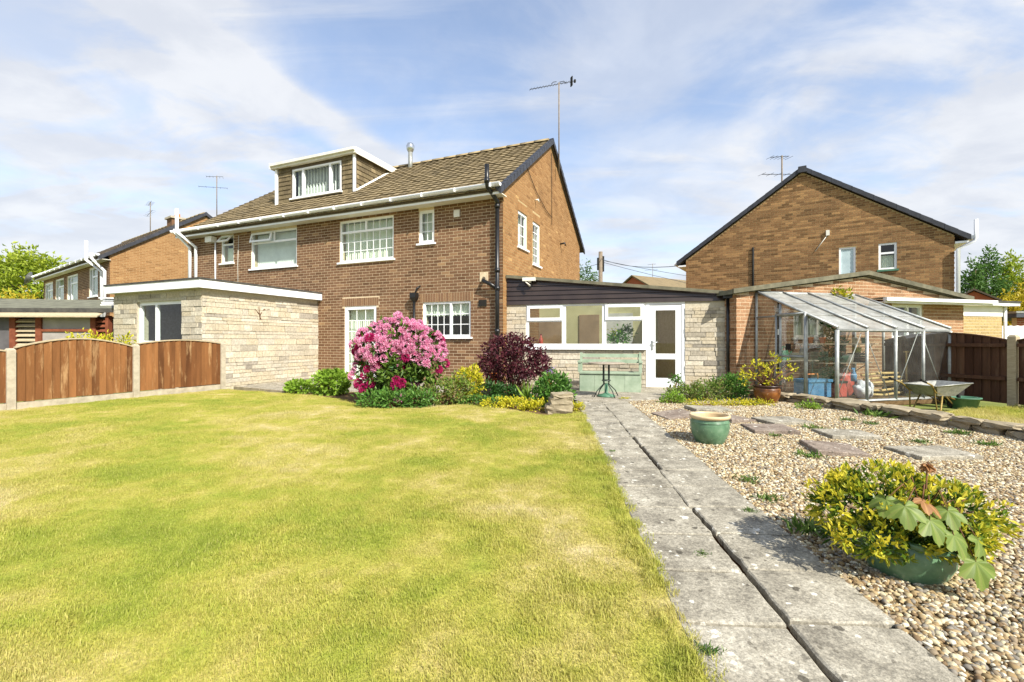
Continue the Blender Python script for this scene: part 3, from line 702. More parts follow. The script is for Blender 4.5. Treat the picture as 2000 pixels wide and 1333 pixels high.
window(H, FR, *RO[4], bars={(0, 0): (3, 6)}, fw=.095, sill=.06, name='patio_door', sillname='threshold', behind=('curtain', .1, 1.9), rec=.02)
window(H, FR, *RO[5], cols=[-1.42], bars={(0, 0): (4, 3), (1, 0): (2, 3)}, fw=.055, behind=('scallop', 1.66, 1.98), bdepth=.06, sill=.06)
window(H, FG, *GO[0], bars={(0, 0): (2, 3)}, fw=.07, behind=('curtain', 3.5, 4.3))
window(H, FG, *GO[1], bars={(0, 0): (2, 5)}, fw=.07, behind=('curtain', 3.2, 4.3))
# dormer
D = bpy.data.objects.new('dormer', None); COL.objects.link(D); D.parent = H; D['label'] = 'flat-roofed dormer with three-light white window and tile-hung cheeks'
D.empty_display_size = .2
FD = lambda a, b, z: (a, 1.3 - b, z)
dx0, dx1 = -8.92, -5.56
core(MB(), FD, dx0, dx1, 5.3, 6.82, [(-8.2, -6.12, 5.72, 6.68)], -.12, -.012).build('front_wall', 'tile_dark', D)
MB().prism([(dx1 - .1, 1.42, 5.4), (dx1 - .1, 3.1, 6.75), (dx1 - .1, 3.1, 6.82), (dx1 - .1, 1.42, 6.82)], [(dx1 - .01, 1.42, 5.4), (dx1 - .01, 3.1, 6.75), (dx1 - .01, 3.1, 6.82), (dx1 - .01, 1.42, 6.82)]).build('cheek', 'tile_dark', D)
MB().prism([(dx0 + .01, 1.42, 5.4), (dx0 + .01, 3.1, 6.75), (dx0 + .01, 3.1, 6.82), (dx0 + .01, 1.42, 6.82)], [(dx0 + .1, 1.42, 5.4), (dx0 + .1, 3.1, 6.75), (dx0 + .1, 3.1, 6.82), (dx0 + .1, 1.42, 6.82)]).build('cheek', 'tile_dark', D)
r = random.Random(21); cache = {}
def hung(F, x, y, z, rz):
    k = (round(y - x, 2), r.randrange(4))
    if k not in cache:
        L = k[0] - .006; cache[k] = MB().quadbox([(0, -.03, 0), (L, -.03, 0), (L, 0, 0), (0, 0, 0), (0, -.008, .15), (L, -.008, .15), (L, 0, .15), (0, 0, .15)], k[1] / 3).mesh('hung_tile', 'tile')
    link('hung_tile', cache[k], D, F(x, -.012, z), (0, 0, rz))
j = 0; z = 5.62
while z < 6.78:
    for (p, q) in ((dx0 + .1, -8.26), (-6.06, dx1 - .05)):
        x = p - (.11 if j % 2 else 0)
        while x < q - .02:
            s, e = max(x, p), min(x + .22, q)
            if e - s > .05: hung(FD, s, e, z, 0)
            x += .22
    FC = lambda a, b, zz: (dx1 + b, a, zz)
    t_end = (z + .02 - 4.76) / .685; x = 1.36 - (.11 if j % 2 else 0)
    while x < t_end - .02:
        s, e = max(x, 1.36), min(x + .22, t_end)
        if e - s > .05: hung(FC, s, e, z, R(90))
        x += .22
    z += .145; j += 1
MB().box(dx0 - .1, dx1 + .1, 1.2, 3.4, 6.82, 6.90).build('flat_roof', 'felt', D)
MB().box(dx0 - .12, dx1 + .12, 1.175, 1.199, 6.78, 6.95).box(dx1 + .101, dx1 + .125, 1.2, 3.35, 6.76, 6.96).box(dx0 - .125, dx0 - .101, 1.1, 3.35, 6.76, 6.96).build('fascia', 'upvc_old', D)
MB().box(dx0 - .1, dx1 + .1, 1.2, 1.32, 6.79, 6.82).build('soffit', 'soffit', D)
MB().box(dx0 - .1, dx1 + .1, 1.10, 1.17, 6.85, 6.93).build('gutter', 'upvc_old', D)
MB().box(dx0 - .01, dx0 + .07, 1.235, 1.30, 5.55, 6.77).box(dx1 - .05, dx1 + .02, 1.25, 1.31, 5.62, 6.77).build('corner_board', 'upvc', D)
MB().prism([(dx1 + .005, 1.3, roofz(1.3) + .04), (dx1 + .075, 1.3, roofz(1.3) + .04), (dx1 + .075, 3.15, roofz(3.15) + .04), (dx1 + .005, 3.15, roofz(3.15) + .04)], [(dx1 + .005, 1.3, roofz(1.3) + .09), (dx1 + .045, 1.3, roofz(1.3) + .07), (dx1 + .045, 3.15, roofz(3.15) + .07), (dx1 + .005, 3.15, roofz(3.15) + .09)]).build('flashing', 'upvc_old', D)
# the dormer window is a part of the dormer; keep to three levels
dwin = MB()
A0, A1, Z0, Z1 = -8.2, -6.12, 5.72, 6.68; bb0, bb1 = -.09, .0
for q in ((A0, A1, Z1 - .055, Z1), (A0, A1, Z0, Z0 + .055), (A0, A0 + .055, Z0 + .055, Z1 - .055), (A1 - .055, A1, Z0 + .055, Z1 - .055), (-7.78, -7.70, Z0 + .055, Z1 - .055), (-6.62, -6.54, Z0 + .055, Z1 - .055)): dwin.fbox(FD, q[0], q[1], bb0, bb1, q[2], q[3])
dwin.fbox(FD, A0 - .06, A1 + .06, -.01, .08, Z0 - .05, Z0 - .001); dwin.build('window_frame', 'upvc', D)
for (p, q) in ((A0 + .055, -7.78), (-7.70, -6.62), (-6.54, A1 - .055)): MB().fbox(FD, p, q, -.06, -.054, Z0 + .055, Z1 - .055).build('pane', 'glass', D)
bl = MB()
for k in range(15):
    x = A0 + .05 + k * (A1 - A0 - .1) / 15; bl.poly([FD(x, -.2, Z0), FD(x + .030, -.27, Z0), FD(x + .030, -.27, Z1), FD(x, -.2, Z1)])
bl.build('blind', 'blind', D)
# pipes on the house
sp = MB().tube([(-.1, -.09, -.05), (-.1, -.09, 4.2)], .05, 12).tube([(-.1, -.09, 4.16), (-.1, -.09, 4.28), (-.18, -.45, 4.52), (-.18, -.48, 4.62), (-.18, -.48, 5.02)], .05, 12)
S = sp.build('soil_pipe', 'black_pipe', H)
for z in (1.2, 2.2, 2.62, 4.12): MB().tube([(-.1, -.09, z), (-.1, -.09, z + .1)], .064, 12).build('collar', 'black_pipe', S)
MB().tube([(-.18, -.48, 4.6), (-.18, -.48, 4.7)], .064, 12).build('collar', 'black_pipe', S)
MB().tube([(-.5, .02, 2.52), (-.44, -.14, 2.44), (-.28, -.12, 2.36), (-.1, -.09, 2.24)], .045, 10).build('branch_pipe', 'black_pipe', S)
hp = MB().box(-2.5, -2.33, -.17, -.02, 2.12, 2.24).quadbox([(-2.45, -.13, 2.02), (-2.38, -.13, 2.02), (-2.38, -.06, 2.02), (-2.45, -.06, 2.02), (-2.5, -.17, 2.119), (-2.33, -.17, 2.119), (-2.33, -.02, 2.119), (-2.5, -.02, 2.119)])
hp = hp.build('hopper_head', 'black_pipe', H)
MB().tube([(-2.415, -.095, 0), (-2.415, -.095, 2.03)], .033, 10).tube([(-2.30, .01, 2.42), (-2.34, -.08, 2.36), (-2.40, -.09, 2.2)], .022, 8).build('waste_pipe', 'black_pipe', hp)
for (x0, xt, yy) in ((-11.22, -11.36, -.46), (-10.92, -11.2, -.5)):
    MB().tube([(x0, -.09, 2.2), (x0, -.09, 4.08), (xt, yy, 4.52), (xt, yy, 4.62)] + ([(xt, yy, 5.25)] if x0 > -11 else []), .05, 10).build('white_downpipe', 'upvc', H)
MB().tube([(-10.02, -.05, 2.3), (-10.02, -.05, 4.2)], .022, 8).build('overflow_pipe', 'upvc', H)
MB().box(-10.3, -10.0, -.2, -.02, 4.16, 4.34).build('floodlight', 'upvc_old', H)
MB().tube([(-9.0, -.02, 2.3), (-9.02, -.02, 3.4), (-8.98, -.02, 4.3)], .007, 5).build('cable', 'upvc_old', H)
MB().box(-1.30, -1.14, -.04, 0, 4.05, 4.22).build('wall_vent', 'upvc_old', H)
MB().box(-.62, -.42, -.03, 0, 1.85, 2.0).build('air_brick', 'dark', H)
MB().box(-.60, -.38, -.012, 0, 2.44, 2.66).build('patch_plate', 'mortar', H)
MB().tube([(.03, 1.5, 5.62), (.03, 2.2, 5.2), (.03, 3.1, 4.9), (.03, 3.6, 4.82)], .009, 5).tube([(.03, 3.62, 6.8), (.03, 3.64, 4.6)], .009, 5).build('cable', 'dark', H)
MB().tube([(0, 2.2, 4.95), (.10, 2.2, 4.95), (.12, 2.2, 4.88)], .025, 8).build('overflow_outlet', 'upvc_old', H)
MB().tube([(0, 4.62, 4.2), (.16, 4.62, 4.22), (.18, 4.62, 4.13)], .03, 8).build('overflow_outlet', 'black_pipe', H)
MB().tube([(.06, 4.9, 2.2), (.06, 4.6, 3.02)], .05, 8).build('waste_pipe', 'black_pipe', H)
fl = thing('metal_flue', 'shiny stainless steel flue pipe with round cowl on brown tiled roof', 'flue', (0, 0, 0))
fl.location = Vector((-.216, 10.67, 0)) + Matrix.Rotation(HA, 3, 'Z') @ Vector((-4.95, 3.3, 6.9))
MB().tube([(0, 0, -.15), (0, 0, .62)], .075, 14).build('pipe', 'galv', fl)
MB().lathe([(.075, .6), (.10, .64), (.14, .72), (.14, .82), (.1, .9), (.02, .93)], 18).build('cowl', 'steel', fl)
MB().lathe([(.2, -.13), (.12, -.05), (.08, .02)], 14).build('flashing', 'dark', fl)
def hpt(x, y, z, o=(-.216, 10.67, 0), a=HA): return Vector(o) + Matrix.Rotation(a, 3, 'Z') @ Vector((x, y, z))
aerial('tv_aerial', 'tall television aerial on a mast fixed to the orange brick gable', hpt(.14, 4.02, 6.25), 2.9, R(20), 'yagi', s=.86)

# ---- the neighbouring pair on the left
LA = math.atan2(-.567, .824)
LH = thing('brick_house', 'distant brick house behind the felt-roofed workshop with white pipes at its corner', 'house', (-16.8, 19.0, 0), LA)
LRO = [(-11.2, -9.4, 2.6, 4.2), (-8.9, -7.2, 2.6, 4.25), (-6.6, -4.7, 2.6, 4.25), (-2.9, -1.6, 3.0, 4.3)]
make_walls(LH, LRO, [(3.3, 5.6, 2.6, 3.55)], 'brick_rear', 'brick_gable', limit=0, seed=31)
roof(LH, 'tile_dark', limit=0, far_house=True); eaves(LH)
for i, q in enumerate(LRO): window(LH, FR, *q, cols=[q[0] + (q[1] - q[0]) * .33], fw=.08, transoms={1: [q[3] - .42]}, behind=('curtain', q[2], q[3]))
window(LH, FG, 3.3, 5.6, 2.6, 3.55, fw=.09, sill=.05)
for (x0, xt, yy, top) in ((-.25, -.3, -.5, 4.65), (-.65, -1.05, -.5, 5.25)):
    MB().tube([(x0, -.1, 1.6), (x0, -.1, 3.95), (xt, yy, 4.45), (xt, yy, 4.6), (xt, yy, top)], .06, 10).build('white_downpipe', 'upvc', LH)
ch = MB().box(-3.75, -3.1, 3.25, 3.9, 6.6, 7.35).build('chimney', 'brick_rear', LH); MB().box(-3.83, -3.02, 3.17, 3.98, 7.36, 7.46).build('coping', 'concrete_post', ch)
for x in (-3.55, -3.3): MB().lathe([(.09, 7.46), (.08, 7.66), (.06, 7.66)], 12, (x, 3.6, 0)).build('chimney_pot', 'terracotta', ch)
def lpt(x, y, z): return hpt(x, y, z, (-16.8, 19, 0), LA)
aerial('tv_aerial', 'television aerial with crossed arms behind the slope of the tiled roof', lpt(.4, 3.9, 6.9), 2.1, R(30), 'double', s=.85)
aerial('tv_aerial', 'small television aerial standing above the ridge beside the brick chimney', lpt(-6.9, 3.5, 7.0), 1.9, R(-40), 'double', s=.9)
sd = thing('satellite_dish', 'grey satellite dish at the eaves corner of the distant brick house', 'satellite dish', lpt(-11.6, -.45, 4.45), R(-60))
MB().lathe([(.02, 0), (.2, .04), (.38, .14)], 16).build('dish', 'galv', sd, rot=(R(70), 0, 0)); MB().tube([(0, 0, 0), (.3, .3, -.3)], .02, 6).build('arm', 'galv', sd)

# ---- the house on the right, gable towards the garden
RA = math.atan2(-.549, .836); GW = 7.76
RH = thing('brick_house', 'brick house showing a mottled yellow and brown brick gable behind the garage', 'house', (6.88, 18.0, 0), RA)
FF = lambda a, b, z: (a, -b, z)
ro = [(4.92, 5.37, 2.95, 4.15), (5.96, 6.42, 3.32, 4.17)]
eR, pR = 4.22, 6.92; kR = (pR - eR) / (GW / 2)
wall = core(MB(), FF, .01, GW - .01, -.1, eR, ro); P = [(.01, eR), (GW - .01, eR), (GW / 2, pR - .02)]
wall.prism([FF(a, -.25, z) for a, z in P], [FF(a, -.004, z) for a, z in P]); gw = wall.build('gable_wall', 'mortar_dark', RH)
MB().box(0, .25, .26, 11, -.1, eR).box(GW - .25, GW, .26, 11, -.1, eR).box(.25, GW - .25, 10.75, 11, -.1, eR).build('side_walls', 'brick_right', RH)
def rtop(zt):
    if zt < eR: return 0, GW
    d = (zt - eR + .03) / kR; return (d, GW - d) if GW - 2 * d > .15 else (None, None)
pc = Pieces(RH, 300); lst = courses(0, GW, -.1, rtop, ro, seed=44, **BRK)
# streaky pattern: runs of pale bricks
def streak(r):
    streak.v = .5 * streak.v + .5 * r.random() if r.random() < .3 else r.random(); return min(1, max(0, streak.v))
streak.v = .5
pc.add(gw, FF, 0, [q for q in lst if q[2] > 1.9], 'brick_right', 45, tintf=streak); pc.add(gw, FF, 0, [q for q in lst if q[2] <= 1.9], 'brick_right', 46, tintf=streak, rest_only=True); pc.finish('brick', 'brickwork')
for s in (0, 1):
    a = [(-.32, eR - .17), (GW / 2, pR + .04), (GW / 2, pR + .12), (-.32, eR - .09)] if s == 0 else [(GW / 2, pR + .039), (GW + .32, eR - .17), (GW + .32, eR - .09), (GW / 2, pR + .119)]
    MB().prism([(x, -.06, z) for x, z in a], [(x, 11.2, z) for x, z in a]).build('roof_slope', 'tile_dark', RH)
n = 15
for s in (0, 1):
    for i in range(n):
        t0, t1 = i / n, (i + 1.06) / n
        x0, x1 = -.34 + (GW / 2 + .34) * t0, -.34 + (GW / 2 + .34) * min(t1, 1.0); z0, z1 = eR - .18 + (pR - eR + .22) * t0, eR - .18 + (pR - eR + .22) * min(t1, 1.0)
        if s: x0, x1 = GW - x0, GW - x1
        q = [(x0, z0 - .02), (x1, z1 - .03), (x1, z1 + .13), (x0, z0 + .14)]
        if s: q = [q[1], q[0], q[3], q[2]]
        MB().prism([(x, -.11 - .004 * (i % 2), z) for x, z in q][::-1], [(x, -.061, z) for x, z in q][::-1]).build('verge_cap', 'verge', RH)
MB().prism([(GW / 2 - .14, -.14, pR - .05), (GW / 2 + .14, -.14, pR - .05), (GW / 2 + .12, -.14, pR + .16), (GW / 2 - .12, -.14, pR + .16)], [(GW / 2 - .14, 11.1, pR - .05), (GW / 2 + .14, 11.1, pR - .05), (GW / 2 + .12, 11.1, pR + .16), (GW / 2 - .12, 11.1, pR + .16)]).build('ridge', 'verge', RH)
window(RH, FF, *ro[0], fw=.055, pane='frosted', sill=0)
w = window(RH, FF, *ro[1], transoms={0: [3.85]}, fw=.06, sill=0, behind=('curtain', 3.36, 3.8)); MB().fbox(FF, 5.92, 6.46, -.03, .05, 3.26, 3.318).build('sill', 'tub_green', w)
MB().tube([(GW + .06, -.08, .5), (GW + .06, -.08, 3.78), (GW + .42, -.02, 4.0), (GW + .46, -.02, 4.1), (GW + .46, -.02, 4.62)], .05, 10).build('white_downpipe', 'upvc', RH)
MB().box(GW + .3, GW + .42, -.02, 11, eR - .16, eR - .06).build('gutter', 'upvc', RH); MB().box(-.44, -.33, -.02, 11, eR - .18, eR - .08).build('gutter', 'upvc', RH)
MB().box(-.3, -.005, -.03, 10, eR - .26, eR - .2).box(GW + .005, GW + .3, -.03, 10, eR - .26, eR - .2).build('soffit', 'upvc', RH)
MB().tube([(2.36, -.03, 2.4), (2.36, -.03, 4.45)], .035, 8).build('cable_duct', 'dark', RH)
MB().tube([(4.6, -.03, 4.62), (4.25, -.03, 4.1)], .012, 5).box(4.56, 4.66, -.06, -.005, 4.6, 4.78).build('cable', 'upvc_old', RH)
def rpt(x, y, z): return hpt(x, y, z, (6.88, 18, 0), RA)
aerial('tv_aerial', 'television aerial with two stacked antennas above the dark verge of the mottled gable', rpt(3.2, 1.5, 6.2), 1.95, R(15), 'double', s=1.1)

# ------------------------------------------------------------------ stone extension with flat roof (left half of the pair)
X = thing('stone_extension', 'flat-roofed extension clad in pale buff stone with white fascia boards', 'extension', hpt(-5.737, 0, 0), HA)
STN = dict(heights=lambda r: r.choice([.075, .075, .105, .105, .15]), lengths=lambda r: r.choice([.16, .22, .3, .38, .46]), joint=.009, stagger=False)
def stone_tint(r): return min(1, max(0, r.gauss(.55, .22)))
EXD, EXW = 3.233, 3.3
FXR = lambda a, b, z: (b, -a, z)            # right-hand face, a runs towards the garden
FXF = lambda a, b, z: (-a, -EXD - b, z)     # garden face, a runs to the left
xo = [(.68, 2.37, .95, 1.94)]
rw = core(MB(), FXR, .01, EXD - .01, -.12, 2.17, []).build('side_wall', 'stone_mortar', X)
fwall = core(MB(), FXF, .26, EXW - .01, -.12, 2.17, xo).build('garden_wall', 'stone_mortar', X)
MB().box(-EXW, -EXW + .24, -EXD + .26, -.01, -.12, 2.17).build('far_wall', 'stone_mortar', X)
pc = Pieces(X, 300)
RZR = R(90)
FXR2 = lambda a, b, z: (b, -EXD + a, z)     # same face measured from the garden corner
pc.add(rw, FXR2, RZR, courses(0, EXD, -.12, 2.17, [], seed=61, **STN), 'stone', 62, (.002, .022), stone_tint)
FXF2 = lambda a, b, z: (-EXW + a, -EXD - b, z)
pc.add(fwall, FXF2, 0, courses(0, EXW, -.12, 2.17, [(EXW - 2.37, EXW - .68, .95, 1.94)], seed=63, **STN), 'stone', 64, (.002, .02), stone_tint)
pc.finish('stone_block', 'stonework')
MB().box(-EXW - .05, .14, -EXD - .14, .0, 2.2, 2.36).build('flat_roof', 'felt', X)
MB().box(-EXW - .07, .165, -EXD - .165, -EXD - .141, 2.17, 2.345).box(.141, .165, -EXD - .14, -.012, 2.17, 2.345).box(-EXW - .07, .14, -EXD - .14, -EXD + .02, 2.172, 2.199).box(-.02, .14, -EXD + .02, -.012, 2.172, 2.199).build('fascia', 'upvc', X)
MB().box(-EXW - .08, .18, -EXD - .18, -EXD - .10, 2.346, 2.385).box(.10, .18, -EXD - .10, -.012, 2.346, 2.385).build('felt_drip', 'felt_edge', X)
window(X, lambda a, b, z: (-EXW + a, -EXD - b, z), EXW - 2.37, EXW - .68, .95, 1.94, cols=[EXW - 1.72], fw=.075, sill=.05, rec=.06)
MB().box(-EXW + .3, -.3, -1.2, -1.1, 0, 2.1).build('room_wall', 'dark_panel', X)
MB().box(-EXW + .3, -.3, -EXD + .3, -.3, -.1, -.05).build('room_floor', 'room_door', X)
tw = MB(); rr = random.Random(4)
for (p, q) in (((0, 0, 0), (-.03, 0, .32)), ((-.01, 0, .1), (.14, .02, .28)), ((.0, 0, .05), (.12, .02, -.1)), ((-.03, 0, .14), (-.14, 0, .25)), ((.1, .02, .24), (.28, .02, .27))): tw.tube([p, ((p[0] + q[0]) / 2 + .01, (p[1] + q[1]) / 2 + .02, (p[2] + q[2]) / 2), q], [.012, .009, .005], 5)
ws = thing('dried_climber', 'dry bare climber stem still clinging to the pale stone wall', 'plant stem', hpt(-5.737 + .035, -1.85, 1.55), HA + R(90)); tw.build('stem', 'twig', ws)

# ------------------------------------------------------------------ conservatory lean-to between house and garage
CA = math.atan2(-.242, .970)
K = thing('side_conservatory', 'glazed lean-to room with brown boarded gable, buff stone piers and white frames', 'conservatory', (-.123, 10.89, 0), CA)
KW, KZ = 4.905, 1.88
ko = [(.464, 3.19, .885, KZ), (3.2, 4.014, -.01, KZ)]
kw = core(MB(), FR, .0, KW, -.12, KZ, [(.464, 3.2, .885, KZ + 1), (3.19, 4.014, -.2, KZ + 1)]).build('stone_wall', 'stone_mortar', K)
pc = Pieces(K, 300); pc.add(kw, FR, 0, courses(0, KW - .003, -.12, KZ, [(.464, 3.2, .885, 9), (3.19, 4.014, -.2, 9)], seed=71, **STN), 'stone', 72, (.002, .025), stone_tint); pc.finish('stone_block', 'stonework')
# brown boards, level, cut by the falling roof line
def ktop(a): return 2.53 - .105 * a
zb = KZ; i = 0; bh = .108
while zb < 2.5:
    a_end = min(KW - .1, (2.53 - zb) / .105); zt = zb + bh
    a_t = min(KW - .1, (2.53 - zt) / .105)
    if a_end > .1:
        P = [(0, zb), (a_end, zb)]
        if a_t < a_end: P += [(a_end, min(zt, ktop(a_end)))] if ktop(a_end) > zb + .002 else []
        if a_t > 0: P += [(min(a_t, a_end), min(zt, ktop(min(a_t, a_end)))), (0, zt)] if a_t < a_end - .01 else [(a_end, zt), (0, zt)]
        else: P += [(0, ktop(0))]
        Q = []
        for p in P:
            if not Q or abs(p[0] - Q[-1][0]) + abs(p[1] - Q[-1][1]) > .002: Q.append(p)
        mbp = MB().prism([FR(a, .012 + (.022 if z < zb + .01 else 0), z) for a, z in Q], [FR(a, -.03, z) for a, z in Q]); mbp.build('cladding_board', 'brown_clad', K)
    zb = zt
MB().prism([FR(a, -.2, z) for a, z in ((0, KZ + .001), (KW, KZ + .001), (KW, 2.0), (0, 2.5))], [FR(a, -.031, z) for a, z in ((0, KZ + .001), (KW, KZ + .001), (KW, 2.0), (0, 2.5))]).build('gable_core', 'dark', K)
MB().prism([(0, -.08, 2.53), (KW - .05, -.08, ktop(KW - .05)), (KW - .05, 5.2, ktop(KW - .05)), (0, 5.2, 2.53)], [(0, -.08, 2.58), (KW - .05, -.08, ktop(KW - .05) + .05), (KW - .05, 5.2, ktop(KW - .05) + .05), (0, 5.2, 2.58)]).build('roof', 'roof_sheet', K)
MB().prism([(0, -.10, 2.52), (KW - .05, -.10, ktop(KW - .05) - .01), (KW - .05, -.081, ktop(KW - .05) - .01), (0, -.081, 2.52)], [(0, -.10, 2.59), (KW - .05, -.10, ktop(KW - .05) + .06), (KW - .05, -.081, ktop(KW - .05) + .06), (0, -.081, 2.59)]).build('verge_board', 'moss_board', K)
cf = MB()
wb0, wb1 = -.09, -.02
for q in ((.464, 3.19, .885, .955), (.464, 3.19, KZ - .045, KZ - .001), (.464, .53, .955, KZ - .045), (1.32, 1.41, .955, KZ - .045), (2.24, 2.33, .955, KZ - .045), (3.12, 3.19, .955, KZ - .045), (.53, 1.32, 1.47, 1.53), (2.33, 3.12, 1.47, 1.53)): cf.fbox(FR, q[0], q[1], wb0, wb1, q[2], q[3])
cw = cf.build('window', 'upvc', K)
MB().fbox(FR, .42, 3.19, wb1 - .01, .07, .825, .884).build('sill', 'upvc', cw)
for (p, q) in ((.50, 1.34), (2.31, 3.14)):
    s = MB()
    for e in ((p, q, 1.785, 1.845), (p, q, 1.50, 1.565), (p, p + .06, 1.565, 1.785), (q - .06, q, 1.565, 1.785)): s.fbox(FR, e[0], e[1], wb1 + .001, wb1 + .035, e[2], e[3])
    s.build('top_sash', 'upvc', cw); MB().fbox(FR, p + .06, q - .06, wb1 - .03, wb1 - .024, 1.565, 1.785).build('pane', 'glass', cw)
    MB().fbox(FR, p + .03, q - .03, wb1 - .045, wb1 - .039, .955, 1.47).build('pane', 'glass', cw)
MB().fbox(FR, 1.41, 2.24, wb1 - .045, wb1 - .039, .955, KZ - .045).build('pane', 'glass', cw)
df = MB()
for q in ((3.2, 4.014, KZ - .055, KZ), (3.2, 3.27, 0, KZ - .055), (3.945, 4.014, 0, KZ - .055), (3.27, 3.945, 0, .03)): df.fbox(FR, q[0], q[1], -.09, -.01, q[2], q[3])
dr = df.build('door_frame', 'upvc', K)
dl = MB()
for q in ((3.275, 3.94, 1.70, 1.82), (3.275, 3.94, .035, .2), (3.275, 3.40, .2, 1.70), (3.82, 3.94, .2, 1.70), (3.40, 3.82, .62, .74)): dl.fbox(FR, q[0], q[1], -.08, -.025, q[2], q[3])
dl.build('door_leaf', 'upvc', dr)
for z in ((.2, .62), (.74, 1.70)): MB().fbox(FR, 3.40, 3.82, -.055, -.049, *z).build('pane', 'glass', dr)
MB().fbox(FR, 3.31, 3.345, -.025, -.012, .82, 1.03).tube([FR(3.33, -.02, .99), FR(3.33, .035, .99), FR(3.45, .035, .99)], .01, 6).build('handle', 'steel', dr)
MB().fbox(FR, 3.19, 4.03, -.02, .06, -.05, -.004).build('door_step', 'concrete_post', K)
# room behind the glass
MB().box(.05, KW - .1, 2.3, 2.4, -.05, 2.3).build('room_wall', 'cream_room', K)
MB().box(.05, KW - .1, .1, 2.3, -.1, -.04).build('room_floor', 'room_door', K)
MB().box(1.5, 2.05, 2.26, 2.299, 0, 1.75).build('inner_door', 'room_door', K)
MB().box(2.25, 2.95, 2.25, 2.299, 0.3, 1.78).build('fridge_cupboard', 'white_wall', K)
MB().box(.3, 1.0, 2.26, 2.299, .2, 1.6).build('inner_cupboard', 'room_door', K)
MB().box(.464, 3.19, .1, .45, .80, .86).build('worktop', 'white_wall', K)
MB().tube([FR(.62, .12, 2.40), FR(.45, .14, 2.44), FR(.60, .16, 2.30)], .025, 8).box(.42, .72, -.18, -.1, 2.42, 2.5).build('outside_lamp', 'upvc_old', K)
bt = thing('red_bottle', 'red bottle on the worktop inside the leaded kitchen window', 'bottle', hpt(.78, .26, .861, (-.123, 10.89, 0), CA)); MB().lathe([(0, 0), (.05, 0), (.05, .2), (.02, .26), (.02, .33), (0, .33)], 12).build('bottle', 'red_plastic', bt)
bt['label'] = 'red bottle standing inside the white framed conservatory window above the purple shrub'
hpn = thing('house_plant', 'green house plant with yellow flowers inside the right conservatory window', 'house plant', hpt(2.62, .28, .861, (-.123, 10.89, 0), CA)); MB().lathe([(0, 0), (.06, 0), (.08, .12), (.07, .12), (0, .1)], 14).build('pot', 'white_plastic', hpn); foliage('foliage', [(0, 0, .25, .22, .14, .16), (.12, 0, .34, .14, .12, .12)], 60, 6, .08, 'leaf_green', 411, hpn); foliage('flowers', [(-.12, -.05, .36, .08, .06, .06)], 8, 6, .04, 'leaf_gold', 412, hpn)
# gutter corner and downpipe where it meets the garage
DP = MB().tube([FR(KW - .05, .1, -.02), FR(KW - .05, .1, 1.92)], .035, 10).tube([FR(KW - .05, .1, -.0), FR(KW - .22, .16, -.03)], .035, 8)
dp = DP.build('downpipe', 'black_pipe', K); MB().box(KW - .16, KW + .03, -.2, -.0, 1.92, 2.03).build('hopper', 'black_pipe', dp)

# ------------------------------------------------------------------ garage with shallow gable
GA = math.atan2(.245, .970); GO_ = (4.63, 9.397, 0)
GR = thing('brick_garage', 'low brick garage with shallow mossy gable roof behind the lean-to greenhouse', 'garage', GO_, GA)
gW, gE, gP = 6.46, 2.0, 2.46
go = [(1.45, 2.5, 1.1, 1.62), (4.2, 5.16, 1.08, 1.86)]
kk = (gP - gE) / (gW / 2 + .15)
g = core(MB(), FR, .01, gW - .01, -.12, gE, go); P = [(.01, gE), (gW - .01, gE), (3.38, gP)]; g.prism([FR(a, -.25, z) for a, z in P], [FR(a, -.004, z) for a, z in P]); gw = g.build('front_wall', 'mortar', GR)
FGL = lambda a, b, z: (-b, a, z)
gs = MB().box(.004, .24, .26, 6, -.12, gE).build('side_wall', 'mortar', GR); MB().box(gW - .24, gW, .26, 6, -.12, gE).box(.24, gW - .24, 5.8, 6, -.12, gE).build('rear_walls', 'brick_garage', GR)
def gtop(zt):
    if zt < gE: return 0, gW
    l = (zt - gE) * 3.38 / (gP - gE); rr_ = gW - (zt - gE) * (gW - 3.38) / (gP - gE); return (l, rr_) if rr_ - l > .2 else (None, None)
pc = Pieces(GR, 300); pc.add(gw, FR, 0, courses(0, gW, -.12, gtop, go, seed=81, **BRK), 'brick_garage', 82)
pc.add(gs, lambda a, b, z: (-b, 1.2 - a, z), R(-90), courses(0, 1.2, -.12, gE, [], seed=83, **BRK), 'brick_garage', 84); pc.finish('brick', 'brickwork')
for s in (0, 1):
    q = [(-.16, gE - .01), (3.38, gP + .035), (3.38, gP + .13), (-.16, gE + .085)] if s == 0 else [(3.38, gP + .034), (gW + .16, gE - .01), (gW + .16, gE + .085), (3.38, gP + .129)]
    MB().prism([(x, -.12, z) for x, z in q], [(x, -.07, z) for x, z in q]).build('verge_board', 'moss_board', GR)
    q = [(x, z - .012) for x, z in q]
    MB().prism([(x, -.069, z) for x, z in q], [(x, 6.1, z) for x, z in q]).build('roof_slope', 'felt', GR)
window(GR, FR, *go[0], cols=[1.75, 2.12], fw=.05, sill=.04, mat='upvc_old', behind=('curtain', 1.1, 1.6))
window(GR, FR, *go[1], cols=[4.72], fw=.06, sill=.04, behind=('blind', 1.1, 1.85))
MB().box(3.56, 6.88, -.30, -.02, 1.875, 1.895).box(3.56, 6.88, -.325, -.301, 1.86, 1.965).build('fascia', 'upvc', GR)
MB().box(3.50, 6.9, -.41, -.327, 1.90, 1.97).build('gutter', 'upvc', GR)
MB().box(3.56, 6.88, -.33, -.02, 1.97, 1.985).build('porch_roof', 'felt', GR)
MB().box(.98, 1.08, -.06, -.002, 1.15, 1.27).build('meter_box', 'upvc', GR); MB().tube([(1.03, -.02, 1.27), (1.04, -.02, 1.95)], .012, 6).tube([(1.03, -.02, .4), (1.03, -.02, 1.15)], .012, 6).build('cable', 'dark', GR)
def gpt(x, y, z): return hpt(x, y, z, GO_, GA)
